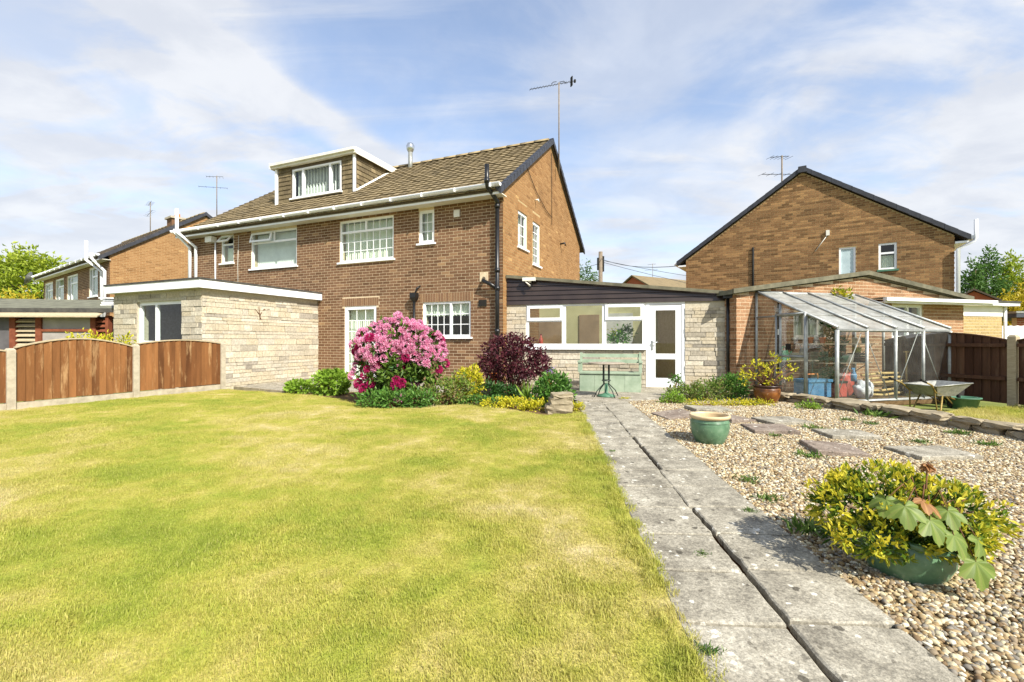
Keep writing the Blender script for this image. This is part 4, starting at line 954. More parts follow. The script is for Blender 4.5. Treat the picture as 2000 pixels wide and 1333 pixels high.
AN = thing('flat_roofed_annexe', 'small flat-roofed annexe with white rendered band over yellow brick', 'annexe', gpt(6.5, .45, 0), GA)
an = core(MB(), FR, .0, 2.1, -.1, 1.66, []).build('brick_wall', 'mortar', AN); pc = Pieces(AN, 300); pc.add(an, FR, 0, courses(0, 2.1, .3, 1.66, [], seed=91, **BRK), 'brick_yellow', 92); pc.finish('brick', 'brickwork')
MB().box(0, 2.1, -.015, .3, 1.661, 1.93).build('render_band', 'white_wall', AN); MB().box(-.02, 2.4, -.2, .1, 1.931, 2.0).build('fascia', 'upvc', AN); MB().box(-.02, 2.41, -.22, 4, 2.001, 2.05).build('flat_roof', 'felt_edge', AN)
MB().box(1.86, 2.1, .26, 4, -.1, 1.93).build('side_wall', 'white_wall', AN); MB().tube([(2.14, -.04, 0), (2.14, -.04, 1.9)], .035, 8).build('downpipe', 'upvc', AN)

# ------------------------------------------------------------------ lean-to greenhouse
GH = thing('lean_to_greenhouse', 'aluminium lean-to greenhouse with dirty roof panes against the brick garage', 'greenhouse', gpt(.471, -.02, -.05), GA)
gl, gd, rz_, ez = 2.615, 1.80, 2.07, 1.255
def bar(name, p, q, w=.035, mat='alu', par=None):
    return MB().tube([p, q], w * .62, 4).build(name, mat, par or GH)
sl_ = lambda y: rz_ + (ez - rz_) * (-y / gd)
for i in range(5):
    x = gl * i / 4
    bar('rafter', (x, 0, rz_ + .035), (x, -gd - .02, ez + .045), .042); bar('front_post', (x, -gd, 0), (x, -gd, ez), .065 if i in (0, 4) else .05)
bar('ridge_bar', (0, -.01, rz_ + .01), (gl, -.01, rz_ + .01), .06); bar('eave_bar', (0, -gd, ez), (gl, -gd, ez), .05); bar('base_rail', (0, -gd, .03), (gl, -gd, .03), .05)
for i in range(4):
    x0, x1 = gl * i / 4 + .015, gl * (i + 1) / 4 - .015
    for (y0, y1) in ((-.02, -.62), (-.61, -1.22), (-1.21, -gd - .03)):
        dz = .012 - .004 * abs(y0)
        MB().prism([(x0, y0, sl_(y0) + .01 + dz), (x0, y1, sl_(y1) + .02 + dz), (x1, y1, sl_(y1) + .02 + dz), (x1, y0, sl_(y0) + .01 + dz)], [(x0, y0, sl_(y0) + .014 + dz), (x0, y1, sl_(y1) + .024 + dz), (x1, y1, sl_(y1) + .024 + dz), (x1, y0, sl_(y0) + .014 + dz)]).build('roof_pane', 'dirty_pane', GH)
    MB().box(x0, x1, -gd - .002, -gd + .002, .06, ez - .03).build('pane', 'glass_gh', GH)
    bar('brace', (x0, -gd + .04, .06 if i % 2 == 0 else ez - .05), (x0 + (x1 - x0) * .9, -gd + .04, ez - .05 if i % 2 == 0 else .06), .014)
for xe in (0, gl):
    for y in (-.01, -.62, -1.2): bar('end_post', (xe, y, 0), (xe, y, sl_(y)), .05)
    bar('end_rail', (xe, 0, 1.56), (xe, -1.2, 1.56), .03); bar('end_rail', (xe, 0, .03), (xe, -gd, .03), .04)
    for (y0, y1) in ((-.02, -.6), (-.64, -1.18), (-1.22, -gd + .02)):
        MB().prism([(xe - .002, y0, .06), (xe - .002, y1, .06), (xe - .002, y1, sl_(y1) - .02), (xe - .002, y0, sl_(y0) - .02)], [(xe + .002, y0, .06), (xe + .002, y1, .06), (xe + .002, y1, sl_(y1) - .02), (xe + .002, y0, sl_(y0) - .02)]).build('pane', 'glass_gh', GH)
d = MB()
for (p, q) in (((-.03, -.55, 0.02), (-.03, -.55, 1.6)), ((-.03, -1.2, .02), (-.03, -1.2, 1.6)), ((-.03, -.55, 1.58), (-.03, -1.2, 1.58)), ((-.03, -.55, .78), (-.03, -1.2, .78)), ((-.03, -.55, .04), (-.03, -1.2, .04))): d.tube([p, q], .024, 4)
d.build('sliding_door', 'alu', GH); MB().box(-.06, -.035, -.9, -.8, .9, 1.02).build('door_handle', 'dark', GH)
MB().box(-.05, gl + .02, -gd - .03, -.01, -.06, .012).build('floor', 'soil', GH)
def ghp(x, y, z): return hpt(x, y, z, tuple(GH.location), GA)
# shelves, each with brackets, standing on the greenhouse frame
def shelf(label, x0, x1, y, z, depth):
    s = thing('greenhouse_shelf', label, 'shelf', ghp(x0, y, z), GA, 'shelves inside the greenhouse')
    n = 3
    for i in range(n): MB().box(0, x1 - x0, -depth + i * depth / n + .006, -depth + (i + 1) * depth / n - .006, 0, .018).build('slat', 'shelf', s)
    for x in (.1, x1 - x0 - .1): MB().tube([(x, -.02, -.25), (x, -depth + .05, -.01)], .009, 5).tube([(x, -.02, -.26), (x, -.02, -.005)], .009, 5).build('bracket', 'alu', s)
    return s
shelf('upper wooden greenhouse shelf holding dry scraps, high above the seed trays', .75, 2.5, -.25, 1.0, .36)
shelf('middle wooden greenhouse shelf carrying the green watering can and white basin', .05, 1.1, -.08, .66, .40)
shelf('middle wooden greenhouse shelf carrying black trays and a white tub', 1.25, 2.5, -.08, .60, .42)
def item(name, label, cat, loc, parts, rz=0, group=None):
    t = thing(name, label, cat, loc, rz, group)
    for (nm, mb, mt) in parts: mb.build(nm, mt, t)
    return t
item('watering_can', 'green plastic watering can on the greenhouse shelf', 'watering can', ghp(.45, -.25, .68), [('body', MB().quadbox([(-.09, -.07, 0), (.09, -.07, 0), (.09, .07, 0), (-.09, .07, 0), (-.06, -.05, .2), (.06, -.05, .2), (.06, .05, .2), (-.06, .05, .2)]), 'green_plastic'), ('handle', MB().tube([(-.06, 0, .19), (-.03, 0, .27), (.04, 0, .27), (.06, 0, .19)], .012, 6), 'green_plastic'), ('spout', MB().tube([(.08, 0, .05), (.2, 0, .18)], [.018, .01], 6), 'green_plastic')], GA)
item('basin', 'cream plastic basin beside the watering can on the greenhouse shelf', 'basin', ghp(.78, -.27, .68), [('bowl', MB().lathe([(0, 0), (.12, 0), (.2, .14), (.21, .14), (.19, .13), (.115, .01), (0, .01)], 20), 'white_plastic')], GA)
item('spray_pump', 'pale garden spray pump behind the cream basin in the greenhouse', 'sprayer', ghp(.98, -.22, .68), [('tank', MB().lathe([(0, 0), (.08, 0), (.09, .1), (.06, .22), (.02, .26), (0, .26)], 14), 'white_plastic'), ('pump', MB().tube([(0, 0, .25), (0, 0, .42)], .014, 6).box(-.06, .06, -.012, .012, .42, .445), 'white_plastic')], GA)
item('tool_crate', 'pale blue plastic tool crate with orange handle on greenhouse floor', 'crate', ghp(.30, -1.05, .03), [('box', MB().box(-.26, .26, -.16, .16, 0, .28), 'blue_plastic'), ('lid', MB().box(-.28, .28, -.18, .18, .281, .33), 'blue_plastic'), ('handle', MB().tube([(-.13, 0, .32), (-.12, 0, .42), (.12, 0, .42), (.13, 0, .32)], .014, 6), 'orange_plastic')], GA)
item('storage_box', 'dull red plastic box next to the blue crate in the greenhouse', 'box', ghp(.78, -1.1, .03), [('box', MB().box(-.14, .14, -.12, .12, 0, .25), 'red_plastic'), ('lid', MB().box(-.15, .15, -.13, .13, .251, .29), 'dark')], GA)
def sack(nm, label, loc, s, mt):
    bmm = bmesh.new(); bmesh.ops.create_icosphere(bmm, subdivisions=3, radius=1)
    rq = random.Random(len(label))
    for v in bmm.verts:
        k = 1 + .12 * math.sin(v.co.x * 7 + v.co.z * 5) + .08 * math.sin(v.co.y * 11 + v.co.x * 3); v.co = Vector((v.co.x * s[0] * k, v.co.y * s[1] * k, max(0, (v.co.z * .9 + .75)) * s[2] * k))
    me = bpy.data.meshes.new(nm); bmm.to_mesh(me); bmm.free(); me.materials.append(M[mt])
    for p in me.polygons: p.use_smooth = True
    me.attributes.new('tint', 'FLOAT', 'FACE')
    return tagit(link(nm, me, None, loc), label, 'bag')
sack('plastic_sack', 'crumpled white plastic sack on the greenhouse floor by the cane poles', ghp(1.15, -1.35, -.0), (.16, .13, .2), 'bag')
sack('plastic_sack', 'red plastic sack slumped behind the white one in the greenhouse', ghp(1.22, -.95, .0), (.14, .12, .26), 'red_plastic')
item('bucket', 'dark blue bucket on greenhouse floor behind the cane poles', 'bucket', ghp(1.45, -.85, .02), [('bucket', MB().lathe([(0, 0), (.1, 0), (.14, .28), (.145, .28), (.13, .26), (.09, .02), (0, .02)], 16), 'navy_plastic'), ('bail', MB().tube([(-.14, 0, .27), (-.1, -.08, .2), (0, -.13, .16), (.1, -.08, .2), (.14, 0, .27)], .006, 5), 'steel')], GA)
item('spray_bottle', 'blue spray bottle hanging near the front greenhouse post', 'bottle', ghp(.98, -1.3, .44), [('bottle', MB().lathe([(0, -.12), (.045, -.12), (.05, .0), (.02, .07), (.015, .1), (0, .1)], 12).box(-.05, .02, -.012, .012, .1, .13), 'blue_plastic')], GA)
item('plant_tray', 'wide dark green seed tray bowl on the greenhouse shelf', 'tray', ghp(1.8, -.3, .62), [('bowl', MB().lathe([(0, 0), (.14, 0), (.2, .15), (.19, .15), (.13, .012), (0, .012)], 18), 'tub_green')], GA)
item('plant_tub', 'white round tub next to the dark bowl on the greenhouse shelf', 'tub', ghp(2.02, -.32, .62), [('tub', MB().lathe([(0, 0), (.1, 0), (.125, .17), (.12, .17), (.09, .012), (0, .012)], 18), 'white_plastic')], GA)
item('seed_trays', 'stack of black seed trays at the end of the greenhouse shelf', 'trays', ghp(2.32, -.3, .62), [('tray', MB().box(-.13, .13, -.12, .12, k * .05, k * .05 + .04), 'dark') for k in range(4)], GA)
item('yellow_pot', 'yellow plastic pot standing on the black seed trays', 'pot', ghp(2.30, -.3, .815), [('pot', MB().lathe([(0, 0), (.07, 0), (.09, .12), (.08, .12), (.06, .01), (0, .01)], 16), 'yellow_plastic')], GA)
for k in range(6):
    y = -1.25 + .05 * (k % 3); z = .06 + .07 * (k // 1)
    item('cane_pole', 'long yellow bamboo pole lying stacked on the greenhouse floor', 'pole', ghp(1.35, y, z), [('pole', MB().tube([(0, 0, 0), (.45, .0, .012 * (k - 2)), (1.05, .02, .03)], .024, 7), 'bamboo')], GA, 'bamboo poles stacked in the greenhouse')
item('hose_coil', 'grey coil of hose hanging under the greenhouse shelf', 'hose', ghp(1.72, -.55, .42), [('hose', MB().tube([(.09 * math.cos(a * .35), 0, .09 * math.sin(a * .35)) for a in range(38)], .013, 6), 'galv')], GA)
item('garden_spade', 'wooden-handled spade leaning in the greenhouse end behind the wheelbarrow', 'spade', ghp(2.35, -1.25, .0), [('shaft', MB().tube([(0, 0, .25), (.04, .03, .85)], .017, 7).box(-.02, .10, .015, .045, .845, .875), 'bamboo'), ('blade', MB().box(-.09, .09, -.008, .008, 0, .26), 'steel')], GA)
for i, (x, rr_, mt, lab) in enumerate(((.95, .05, 'terracotta', 'small clay pot at the near end of the upper greenhouse shelf'), (1.25, .06, 'terracotta', 'wider clay pot on the upper greenhouse shelf by the climber'), (2.1, .05, 'white_plastic', 'small white pot on the upper greenhouse shelf'), (2.35, .055, 'tub_green', 'small green pot at the fence end of the upper greenhouse shelf'))):
    item('flower_pot', lab, 'pot', ghp(x, -.42, 1.02), [('pot', MB().lathe([(0, 0), (rr_ * .7, 0), (rr_, .10), (rr_ * 1.1, .10), (rr_ * 1.1, .125), (rr_ * .9, .125), (rr_ * .8, .03), (0, .03)], 16), mt)], GA, 'pots on the upper greenhouse shelf')
# climbing plant inside
plant('climbing_plant', 'dark leafy climber growing up inside the greenhouse', 'climber', ghp(1.55, -.35, .05), [(0, 0, .55, .17, .15, .35), (.03, 0, .95, .2, .15, .3), (.0, 0, 1.3, .18, .14, .25)], 90, 6, .1, 'leaf_dark', 301, nst=6)
plant('vine_shoot', 'yellow green vine shoot poking out over the greenhouse roof', 'vine', ghp(2.15, .0, 1.98), [(.05, -.1, .08, .22, .1, .12)], 26, 6, .09, 'leaf_goldgreen', 302, nst=3, zmin=-.2)

# ------------------------------------------------------------------ ground
def g0(y): return min(-.04, -.21 + .0259 * y)
def sheet(name, poly, mat, dz=0., step=None, zf=g0):
    """flat polygon triangulated and draped over the garden's slope"""
    bm = bmesh.new(); vs = [bm.verts.new((x, y, 0)) for x, y in poly]; bm.faces.new(vs)
    if step:
        xs = [p[0] for p in poly]; ys = [p[1] for p in poly]
        y = math.floor(min(ys) / step) * step
        while y < max(ys):
            bmesh.ops.bisect_plane(bm, geom=bm.verts[:] + bm.edges[:] + bm.faces[:], plane_co=(0, y, 0), plane_no=(0, 1, 0)); y += step
        x = math.floor(min(xs) / step) * step
        while x < max(xs):
            bmesh.ops.bisect_plane(bm, geom=bm.verts[:] + bm.edges[:] + bm.faces[:], plane_co=(x, 0, 0), plane_no=(1, 0, 0)); x += step
    for v in bm.verts: v.co.z = zf(v.co.y) + dz
    bmesh.ops.recalc_face_normals(bm, faces=bm.faces)
    for f in bm.faces:
        if f.normal.z < 0: f.normal_flip()
    me = bpy.data.meshes.new(name); bm.to_mesh(me); bm.free(); me.materials.append(M[mat]); me.attributes.new('tint', 'FLOAT', 'FACE')
    return link(name, me)
struct(sheet('ground', [(-900, -300), (900, -300), (900, 1500), (-900, 1500)], 'ground', -.10, None, lambda y: min(-.0, .0) - .02 if y > 6.6 else min(-.04, -.21 + .0259 * y)))
gr = bpy.data.objects['ground']
bm = bmesh.new()
for (y0, y1) in ((-300, -6), (-6, 6.6), (6.6, 1500)):
    z0 = -.37 if y0 < 0 else -.12; z0 = {-300: -.45, -6: -.45, 6.6: -.12}[y0]; z1 = {-6: -.45, 6.6: -.12, 1500: -.12}[y1]
    bm.faces.new([bm.verts.new(p) for p in ((-900, y0, z0), (900, y0, z0), (900, y1, z1), (-900, y1, z1))])
bmesh.ops.remove_doubles(bm, verts=bm.verts, dist=.001); bm.to_mesh(gr.data); bm.free()
PL = lambda y: .0697 * y + .567
LAWN = [(PL(-3), -3), (PL(1), 1), (PL(3), 3), (PL(5), 5), (PL(6.3), 6.3), (1.06, 6.72), (.75, 6.5), (.435, 6.42), (.08, 6.86), (-.33, 7.25), (-.94, 7.5), (-1.5, 7.1), (-2.02, 7.02), (-2.52, 7.45), (-3.1, 8.2), (-3.6, 8.62), (-4.0, 8.85), (-4.53, 9.12), (-5.4, 9.5), (-6.28, 9.86), (-6.95, 8.45), (-7.6, 6.93), (-8.24, 5.4), (-9.6, 2.2), (-11.8, -3)]
struct(sheet('lawn', LAWN, 'lawn', .012, .5))
BED = [(1.06, 6.72), (.75, 6.5), (.435, 6.42), (.08, 6.86), (-.33, 7.25), (-.94, 7.5), (-1.5, 7.1), (-2.02, 7.02), (-2.52, 7.45), (-3.1, 8.2), (-3.6, 8.62), (-4.0, 8.85), (-4.53, 9.12), (-4.2, 9.6), (-2.9, 9.5), (-1.6, 9.3), (.2, 9.1), (1.0, 8.3), (1.12, 7.4)]
struct(sheet('flower_bed', BED, 'soil', -.002, .4))
GRAV = [(.0697 * y + 1.46, y) for y in (-2, 1, 3, 5, 7, 7.9)] + [(2.7, 8.2), (3.6, 8.9), (4.45, 9.1), (4.55, 8.5), (4.9, 7.75), (5.1, 7.05), (5.38, 6.25), (5.62, 5.5), (5.75, 5.0), (5.95, 3.6), (6.3, 1), (6.6, -2)]
struct(sheet('gravel_bed', GRAV, 'gravel_bed', -.004, .5))
# lawn beyond the low stone wall
struct(sheet('side_lawn', [(5.4, 6.25), (5.75, 5.0), (6.1, 3.2), (9.4, 2.5), (8.65, 5.6), (8.3, 7.4), (7.2, 7.2)], 'lawn', -.0, .5))
# patio strip along the house and in front of the conservatory
PAT = [(-6.3, 10.4), (-4.62, 9.38), (-3.9, 9.35), (-2.9, 9.62), (-1.6, 9.42), (.2, 9.2), (1.05, 8.35), (1.16, 7.9), (2.0, 7.95), (2.75, 8.25), (3.4, 9.0), (4.6, 9.3), (4.62, 9.8), (.0, 11.0), (-.3, 10.9), (-5.4, 13.0)]
pt = MB(); A = [(x, y, -.12) for x, y in PAT]; B = [(x, y, -.022) for x, y in PAT]; pt.prism(A, B); struct(pt.build('patio', 'patio'))
# kerb between lawn and patio on the left
kb = bpy.data.objects['patio']
for k in range(2):
    p = Vector((-6.25, 10.3, 0)).lerp(Vector((-4.5, 9.27, 0)), k / 2); q = Vector((-6.25, 10.3, 0)).lerp(Vector((-4.5, 9.27, 0)), (k + 1) / 2 - .01); L = (q - p).length
    MB().box(0, L, -.05, 0, -.12, -.004).build('kerb', 'rock', kb, p, (0, 0, math.atan2(q.y - p.y, q.x - p.x)))
# path: two rows of slabs, a dark gap down the middle
pb = struct(sheet('path', [(PL(y) + .02, y) for y in (-2, 2, 6.6, 8.0)] + [(.0697 * y + 1.44, y) for y in (8.0, 6.6, 2, -2)], 'compost', -.03, None))
rs = random.Random(8); PA = math.atan(-.0697); cache = {}
def slab_mesh(w, l, th, mat, seed):
    r = random.Random(seed); bm = bmesh.new(); n = 7; top = []
    ed = []
    for i in range(n): ed.append((-w / 2 + w * i / n, -l / 2))
    for i in range(n): ed.append((w / 2, -l / 2 + l * i / n))
    for i in range(n): ed.append((w / 2 - w * i / n, l / 2))
    for i in range(n): ed.append((-w / 2, l / 2 - l * i / n))
    mb = MB(); ed = [(x + r.gauss(0, .0035), y + r.gauss(0, .0035)) for x, y in ed]
    a = [(x, y, -th) for x, y in ed]; b = [(x, y, -.006) for x, y in ed]; c = [(x * (1 - .018 / w), y * (1 - .018 / l), 0) for x, y in ed]
    m_ = len(ed); mb.v = a + b + c
    for k in range(m_):
        j = (k + 1) % m_; mb.f += [(k, j, m_ + j, m_ + k), (m_ + k, m_ + j, 2 * m_ + j, 2 * m_ + k)]; mb.t += [.5, .5]; mb.sm += [False, False]
    mb.f.append(tuple(range(2 * m_, 3 * m_))); mb.t.append(.5); mb.sm.append(False)
    return mb.mesh('slab', mat)
SL = [slab_mesh(.434, .405, .045, 'slab', s) for s in range(6)]
y = -.6; k = 0
while y < 7.9:
    yc = y + .207
    for side in (0, 1):
        off = .567 + .214 if side == 0 else 1.469 - .214
        gapclosed = yc > 5.1 or 3.25 < yc < 3.8
        if side == 1 and gapclosed: off -= .022
        sx_ = 1.05 if (side == 1 and gapclosed) else 1.0
        z = g0(yc) + .010 + rs.gauss(0, .0025)
        o = link('slab', SL[rs.randrange(6)], pb, (.0697 * yc + off + rs.gauss(0, .003), yc + (.0 if side == 0 else .004), z), (math.atan(.0259) if yc < 6.6 else 0, rs.gauss(0, .006), PA + rs.gauss(0, .004)))
        o.scale = (sx_, 1, 1)
    y += .414; k += 1

# scatter by geometry nodes on a sheet
def scatter(obj, protos, density_near, density_far, smin, smax, tilt=0.0, ynear=2.0, yfar=9.0, seed=1, clump=False):
    col = bpy.data.collections.new(obj.name + '_pieces')
    for p in protos: col.objects.link(p)
    ng = bpy.data.node_groups.new(obj.name + '_scatter', 'GeometryNodeTree')
    ng.interface.new_socket(name='Geometry', in_out='INPUT', socket_type='NodeSocketGeometry'); ng.interface.new_socket(name='Geometry', in_out='OUTPUT', socket_type='NodeSocketGeometry')
    N = ng.nodes; L = ng.links; gi = N.new('NodeGroupInput'); go2 = N.new('NodeGroupOutput')
    dp_ = N.new('GeometryNodeDistributePointsOnFaces'); dp_.inputs['Seed'].default_value = seed
    pos = N.new('GeometryNodeInputPosition'); sp_ = N.new('ShaderNodeSeparateXYZ'); L.new(pos.outputs[0], sp_.inputs[0])
    mr = N.new('ShaderNodeMapRange'); L.new(sp_.outputs[1], mr.inputs[0]); mr.inputs[1].default_value = ynear; mr.inputs[2].default_value = yfar; mr.inputs[3].default_value = density_near; mr.inputs[4].default_value = density_far
    L.new(mr.outputs[0], dp_.inputs['Density']); L.new(gi.outputs[0], dp_.inputs['Mesh'])
    ci = N.new('GeometryNodeCollectionInfo'); ci.inputs['Collection'].default_value = col; ci.inputs['Separate Children'].default_value = True; ci.inputs['Reset Children'].default_value = True
    ip = N.new('GeometryNodeInstanceOnPoints'); ip.inputs['Pick Instance'].default_value = True
    rv = N.new('FunctionNodeRandomValue'); rv.data_type = 'FLOAT_VECTOR'; rv.inputs[0].default_value = (-tilt, -tilt, 0); rv.inputs[1].default_value = (tilt, tilt, 6.283)
    rsx = N.new('FunctionNodeRandomValue'); rsx.data_type = 'FLOAT'; rsx.inputs[2].default_value = smin; rsx.inputs[3].default_value = smax
    L.new(dp_.outputs['Points'], ip.inputs['Points']); L.new(ci.outputs[0], ip.inputs['Instance']); L.new(rv.outputs[0], ip.inputs['Rotation']); 
    if clump:
        tn3 = N.new('ShaderNodeTexNoise'); tn3.inputs['Scale'].default_value = 1.3; tn3.inputs['Detail'].default_value = 4; L.new(pos.outputs[0], tn3.inputs['Vector'])
        mr3 = N.new('ShaderNodeMapRange'); L.new(tn3.outputs[0], mr3.inputs[0]); mr3.inputs[1].default_value = .38; mr3.inputs[2].default_value = .66; mr3.inputs[3].default_value = .7; mr3.inputs[4].default_value = 1.2
        mu3 = N.new('ShaderNodeMath'); mu3.operation = 'MULTIPLY'; L.new(rsx.outputs[1], mu3.inputs[0]); L.new(mr3.outputs[0], mu3.inputs[1]); L.new(mu3.outputs[0], ip.inputs['Scale'])
    else: L.new(rsx.outputs[1], ip.inputs['Scale'])
    L.new(ip.outputs[0], go2.inputs[0])
    md = obj.modifiers.new('scatter', 'NODES'); md.node_group = ng; return obj
def tuft(nb, rad, hmin, hmax, seed):
    rng = np.random.default_rng(seed); V = []; T = []; tn = []
    for i in range(nb):
        a = rng.random() * 6.283; q = rad * math.sqrt(rng.random()); x, y = q * math.cos(a), q * math.sin(a); h = hmin + (hmax - hmin) * rng.random(); b = rng.random() * 6.283; w = .0011 + .0009 * rng.random()
        dx, dy = -math.sin(b) * w, math.cos(b) * w; l = h * (.25 + .6 * rng.random()); lx, ly = math.cos(b) * l, math.sin(b) * l; k = len(V)
        V += [(x - dx, y - dy, -.004), (x + dx, y + dy, -.004), (x - dx * .8 + lx * .35, y - dy * .8 + ly * .35, h * .6), (x + dx * .8 + lx * .35, y + dy * .8 + ly * .35, h * .6), (x + lx, y + ly, h)]
        T += [(k, k + 1, k + 3), (k, k + 3, k + 2), (k + 2, k + 3, k + 4)]; t = rng.random() ** 1.2; tn += [t] * 3
    return bpy.data.objects.new('grass_tuft', np_mesh('grass_tuft', np.array(V), np.array(T), np.array(tn), 'blade'))
VIS = [(PL(1.2), 1.2)] + [p for p in LAWN if p[1] > 1.2]
VIS = [p for p in VIS if p not in ((-9.6, 2.2),)] + [(-7.6, 4.6), (-2.4, 1.2)]
grass = sheet('grass', VIS, 'lawn', .010, .5); grass['kind'] = 'stuff'; tagit(grass, 'short mown grass of the lawn, bleached straw in patches', 'grass')
scatter(grass, [tuft(90, .085, .006, .019, s) for s in range(6)], 560, 200, .75, 1.25, .15, 1.5, 9, 3, True)
edge = sheet('grass_edging', [(PL(y) - .10, y) for y in (1.2, 3, 5, 6.5)] + [(PL(y) + .012, y) for y in (6.5, 5, 3, 1.2)], 'lawn', .008, .5); edge['kind'] = 'stuff'; tagit(edge, 'longer tufty green grass leaning over the path edge', 'grass')
scatter(edge, [tuft(46, .035, .015, .045, s + 20) for s in range(4)], 420, 260, .7, 1.2, .35, 1.5, 9, 5)
sidegrass = sheet('side_grass', [(5.5, 6.15), (5.85, 5.0), (6.1, 3.8), (8.9, 4.5), (8.3, 7.3), (7.2, 7.1)], 'lawn', .0, .5); sidegrass['kind'] = 'stuff'; tagit(sidegrass, 'rough grass beyond the low stone edging near the dark fence', 'grass')
scatter(sidegrass, [tuft(60, .08, .02, .06, s + 40) for s in range(4)], 160, 120, .8, 1.2, .15, 2, 9, 6)
def pebble(seed):
    r = random.Random(seed); bm = bmesh.new(); bmesh.ops.create_icosphere(bm, subdivisions=2, radius=1); sx3 = (.0102 * r.uniform(.9, 1.35), .0085 * r.uniform(.8, 1.1), .007 * r.uniform(.8, 1.2)); ph = r.random() * 6
    for v in bm.verts:
        k = 1 + .13 * math.sin(v.co.x * 3 + ph) + .1 * math.sin(v.co.y * 4 + ph * 2) + .06 * math.sin(v.co.z * 5 + ph); v.co = Vector((v.co.x * sx3[0] * k, v.co.y * sx3[1] * k, v.co.z * sx3[2] * k))
    me = bpy.data.meshes.new('pebble'); bm.to_mesh(me); bm.free(); me.materials.append(M['pebble'])
    for p in me.polygons: p.use_smooth = True
    return bpy.data.objects.new('pebble', me)
gv = sheet('gravel', [(.0697 * 1.2 + 1.46, 1.2)] + [p for p in GRAV if p[1] > 1] + [(4.4, 3.2), (2.3, 1.2)], 'pebble', .004, .5); gv['kind'] = 'stuff'; tagit(gv, 'loose buff and brown pea gravel covering the right of the garden', 'gravel')
scatter(gv, [pebble(s) for s in range(8)], 5000, 2800, .5, 1.6, .5, 1.5, 8, 9)

# ------------------------------------------------------------------ stepping slabs on the gravel
STEP = [(2.30, 6.42, .5, .42, 15, 'slab_red'), (3.02, 6.95, .62, .4, 5, 'slab'), (2.98, 6.15, .45, .42, 20, 'slab_red'), (3.12, 5.52, .5, .45, -8, 'slab_red'), (3.55, 6.0, .6, .42, 12, 'slab'), (3.84, 5.24, .52, .42, -6, 'slab'), (3.25, 4.6, .46, .46, -12, 'slab_red'), (4.1, 4.45, .6, .42, 3, 'slab'), (4.95, 3.75, .4, .4, 20, 'slab')]
TXT = ['reddish weathered stepping slab beside the path near the planted corner', 'long grey stepping slab at the foot of the low leafy planting', 'reddish stepping slab behind the empty green pot', 'thick reddish stepping slab between the green pot and the leaning grey slab', 'thin grey stepping slab overlapping behind the thick reddish one', 'grey stepping slab among gravel and weeds in the row towards the stone edging', 'tilted reddish stepping slab behind the yellow shrub in its pot', 'wide grey stepping slab partly hidden by the yellow potted shrub', 'small grey stone slab by itself in the gravel beyond the potted shrub']
for i, (x, y, w, l, a, mt) in enumerate(STEP):
    o = link('stepping_slab', slab_mesh(w, l, .05, mt, 100 + i), None, (x, y, g0(y) + .045), (R(rs.gauss(1, 1.2)), R(rs.gauss(0, 1.5)), R(a))); tagit(o, TXT[i], 'slab', 'stepping slabs laid on the gravel')

# ------------------------------------------------------------------ low stone edging wall
def rough(dx, dy, dz, seed):
    r = random.Random(seed); bm = bmesh.new(); bmesh.ops.create_cube(bm, size=1); bmesh.ops.subdivide_edges(bm, edges=bm.edges, cuts=2, use_grid_fill=True)
    for v in bm.verts:
        c = v.co; f = 1 - .10 * (abs(c.x) > .49) * (abs(c.y) > .49) - .05 * (abs(c.z) > .49) * (abs(c.y) > .49)
        v.co = Vector((c.x * dx * f + r.gauss(0, .010), c.y * dy * f + r.gauss(0, .012), c.z * dz + r.gauss(0, .007)))
    me = bpy.data.meshes.new('stone'); bm.to_mesh(me); bm.free(); me.materials.append(M['rock']); me.attributes.new('tint', 'FLOAT', 'FACE'); return me
WPTS = [Vector(p) for p in ((4.48, 8.5), (4.9, 7.75), (5.1, 7.05), (5.38, 6.25), (5.62, 5.5), (5.75, 5.0), (5.95, 3.9), (6.1, 3.0))]
LW = thing('low_stone_edging', 'low dry edging wall of flat rough stones along the gravel', 'stone wall', (4.48, 8.5, 0))
def along(pts, d):
    for i in range(len(pts) - 1):
        s = (pts[i + 1] - pts[i]).length
        if d <= s: return pts[i].lerp(pts[i + 1], d / s), math.atan2(*(pts[i + 1] - pts[i]).yx)
        d -= s
    return pts[-1], 0
tot = sum((WPTS[i + 1] - WPTS[i]).length for i in range(len(WPTS) - 1)); r = random.Random(77)
for lev, (zc, hh, dep) in enumerate(((.02, .11, .2), (.115, .07, .27))):
    d = .0
    while d < tot:
        L = r.uniform(.22, .5); p, a = along(WPTS, min(d + L / 2, tot)); z = g0(p.y)
        link('stone', rough(L * .97, dep * r.uniform(.85, 1.1), hh * r.uniform(.8, 1.1), r.randrange(9999)), LW, (p.x + r.gauss(0, .012) - LW.location.x, p.y + r.gauss(0, .012) - LW.location.y, z + zc), (r.gauss(0, .04), r.gauss(0, .03), a + r.gauss(0, .06))); d += L
SB = thing('stacked_stone_block', 'stack of rough sandstone blocks at the corner of the flower bed', 'stone block', (.7, 6.75, -.04))
for k, (dx, dy, dz, z) in enumerate(((.4, .3, .13, .06), (.36, .28, .1, .17), (.33, .26, .07, .255))): link('stone', rough(dx, dy, dz, 500 + k), SB, (0.02 * k, 0, z), (0, 0, .1 * k - .1))
LP = thing('low_stone_planter', 'low weathered stone planter wall behind the purple shrub', 'planter wall', (.25, 9.25, -.04), R(-12))
for k in range(5): link('stone', rough(.32, .24, .2, 520 + k), LP, (-.65 + k * .31, 0, .08), (0, 0, .03 * (k % 3 - 1)))

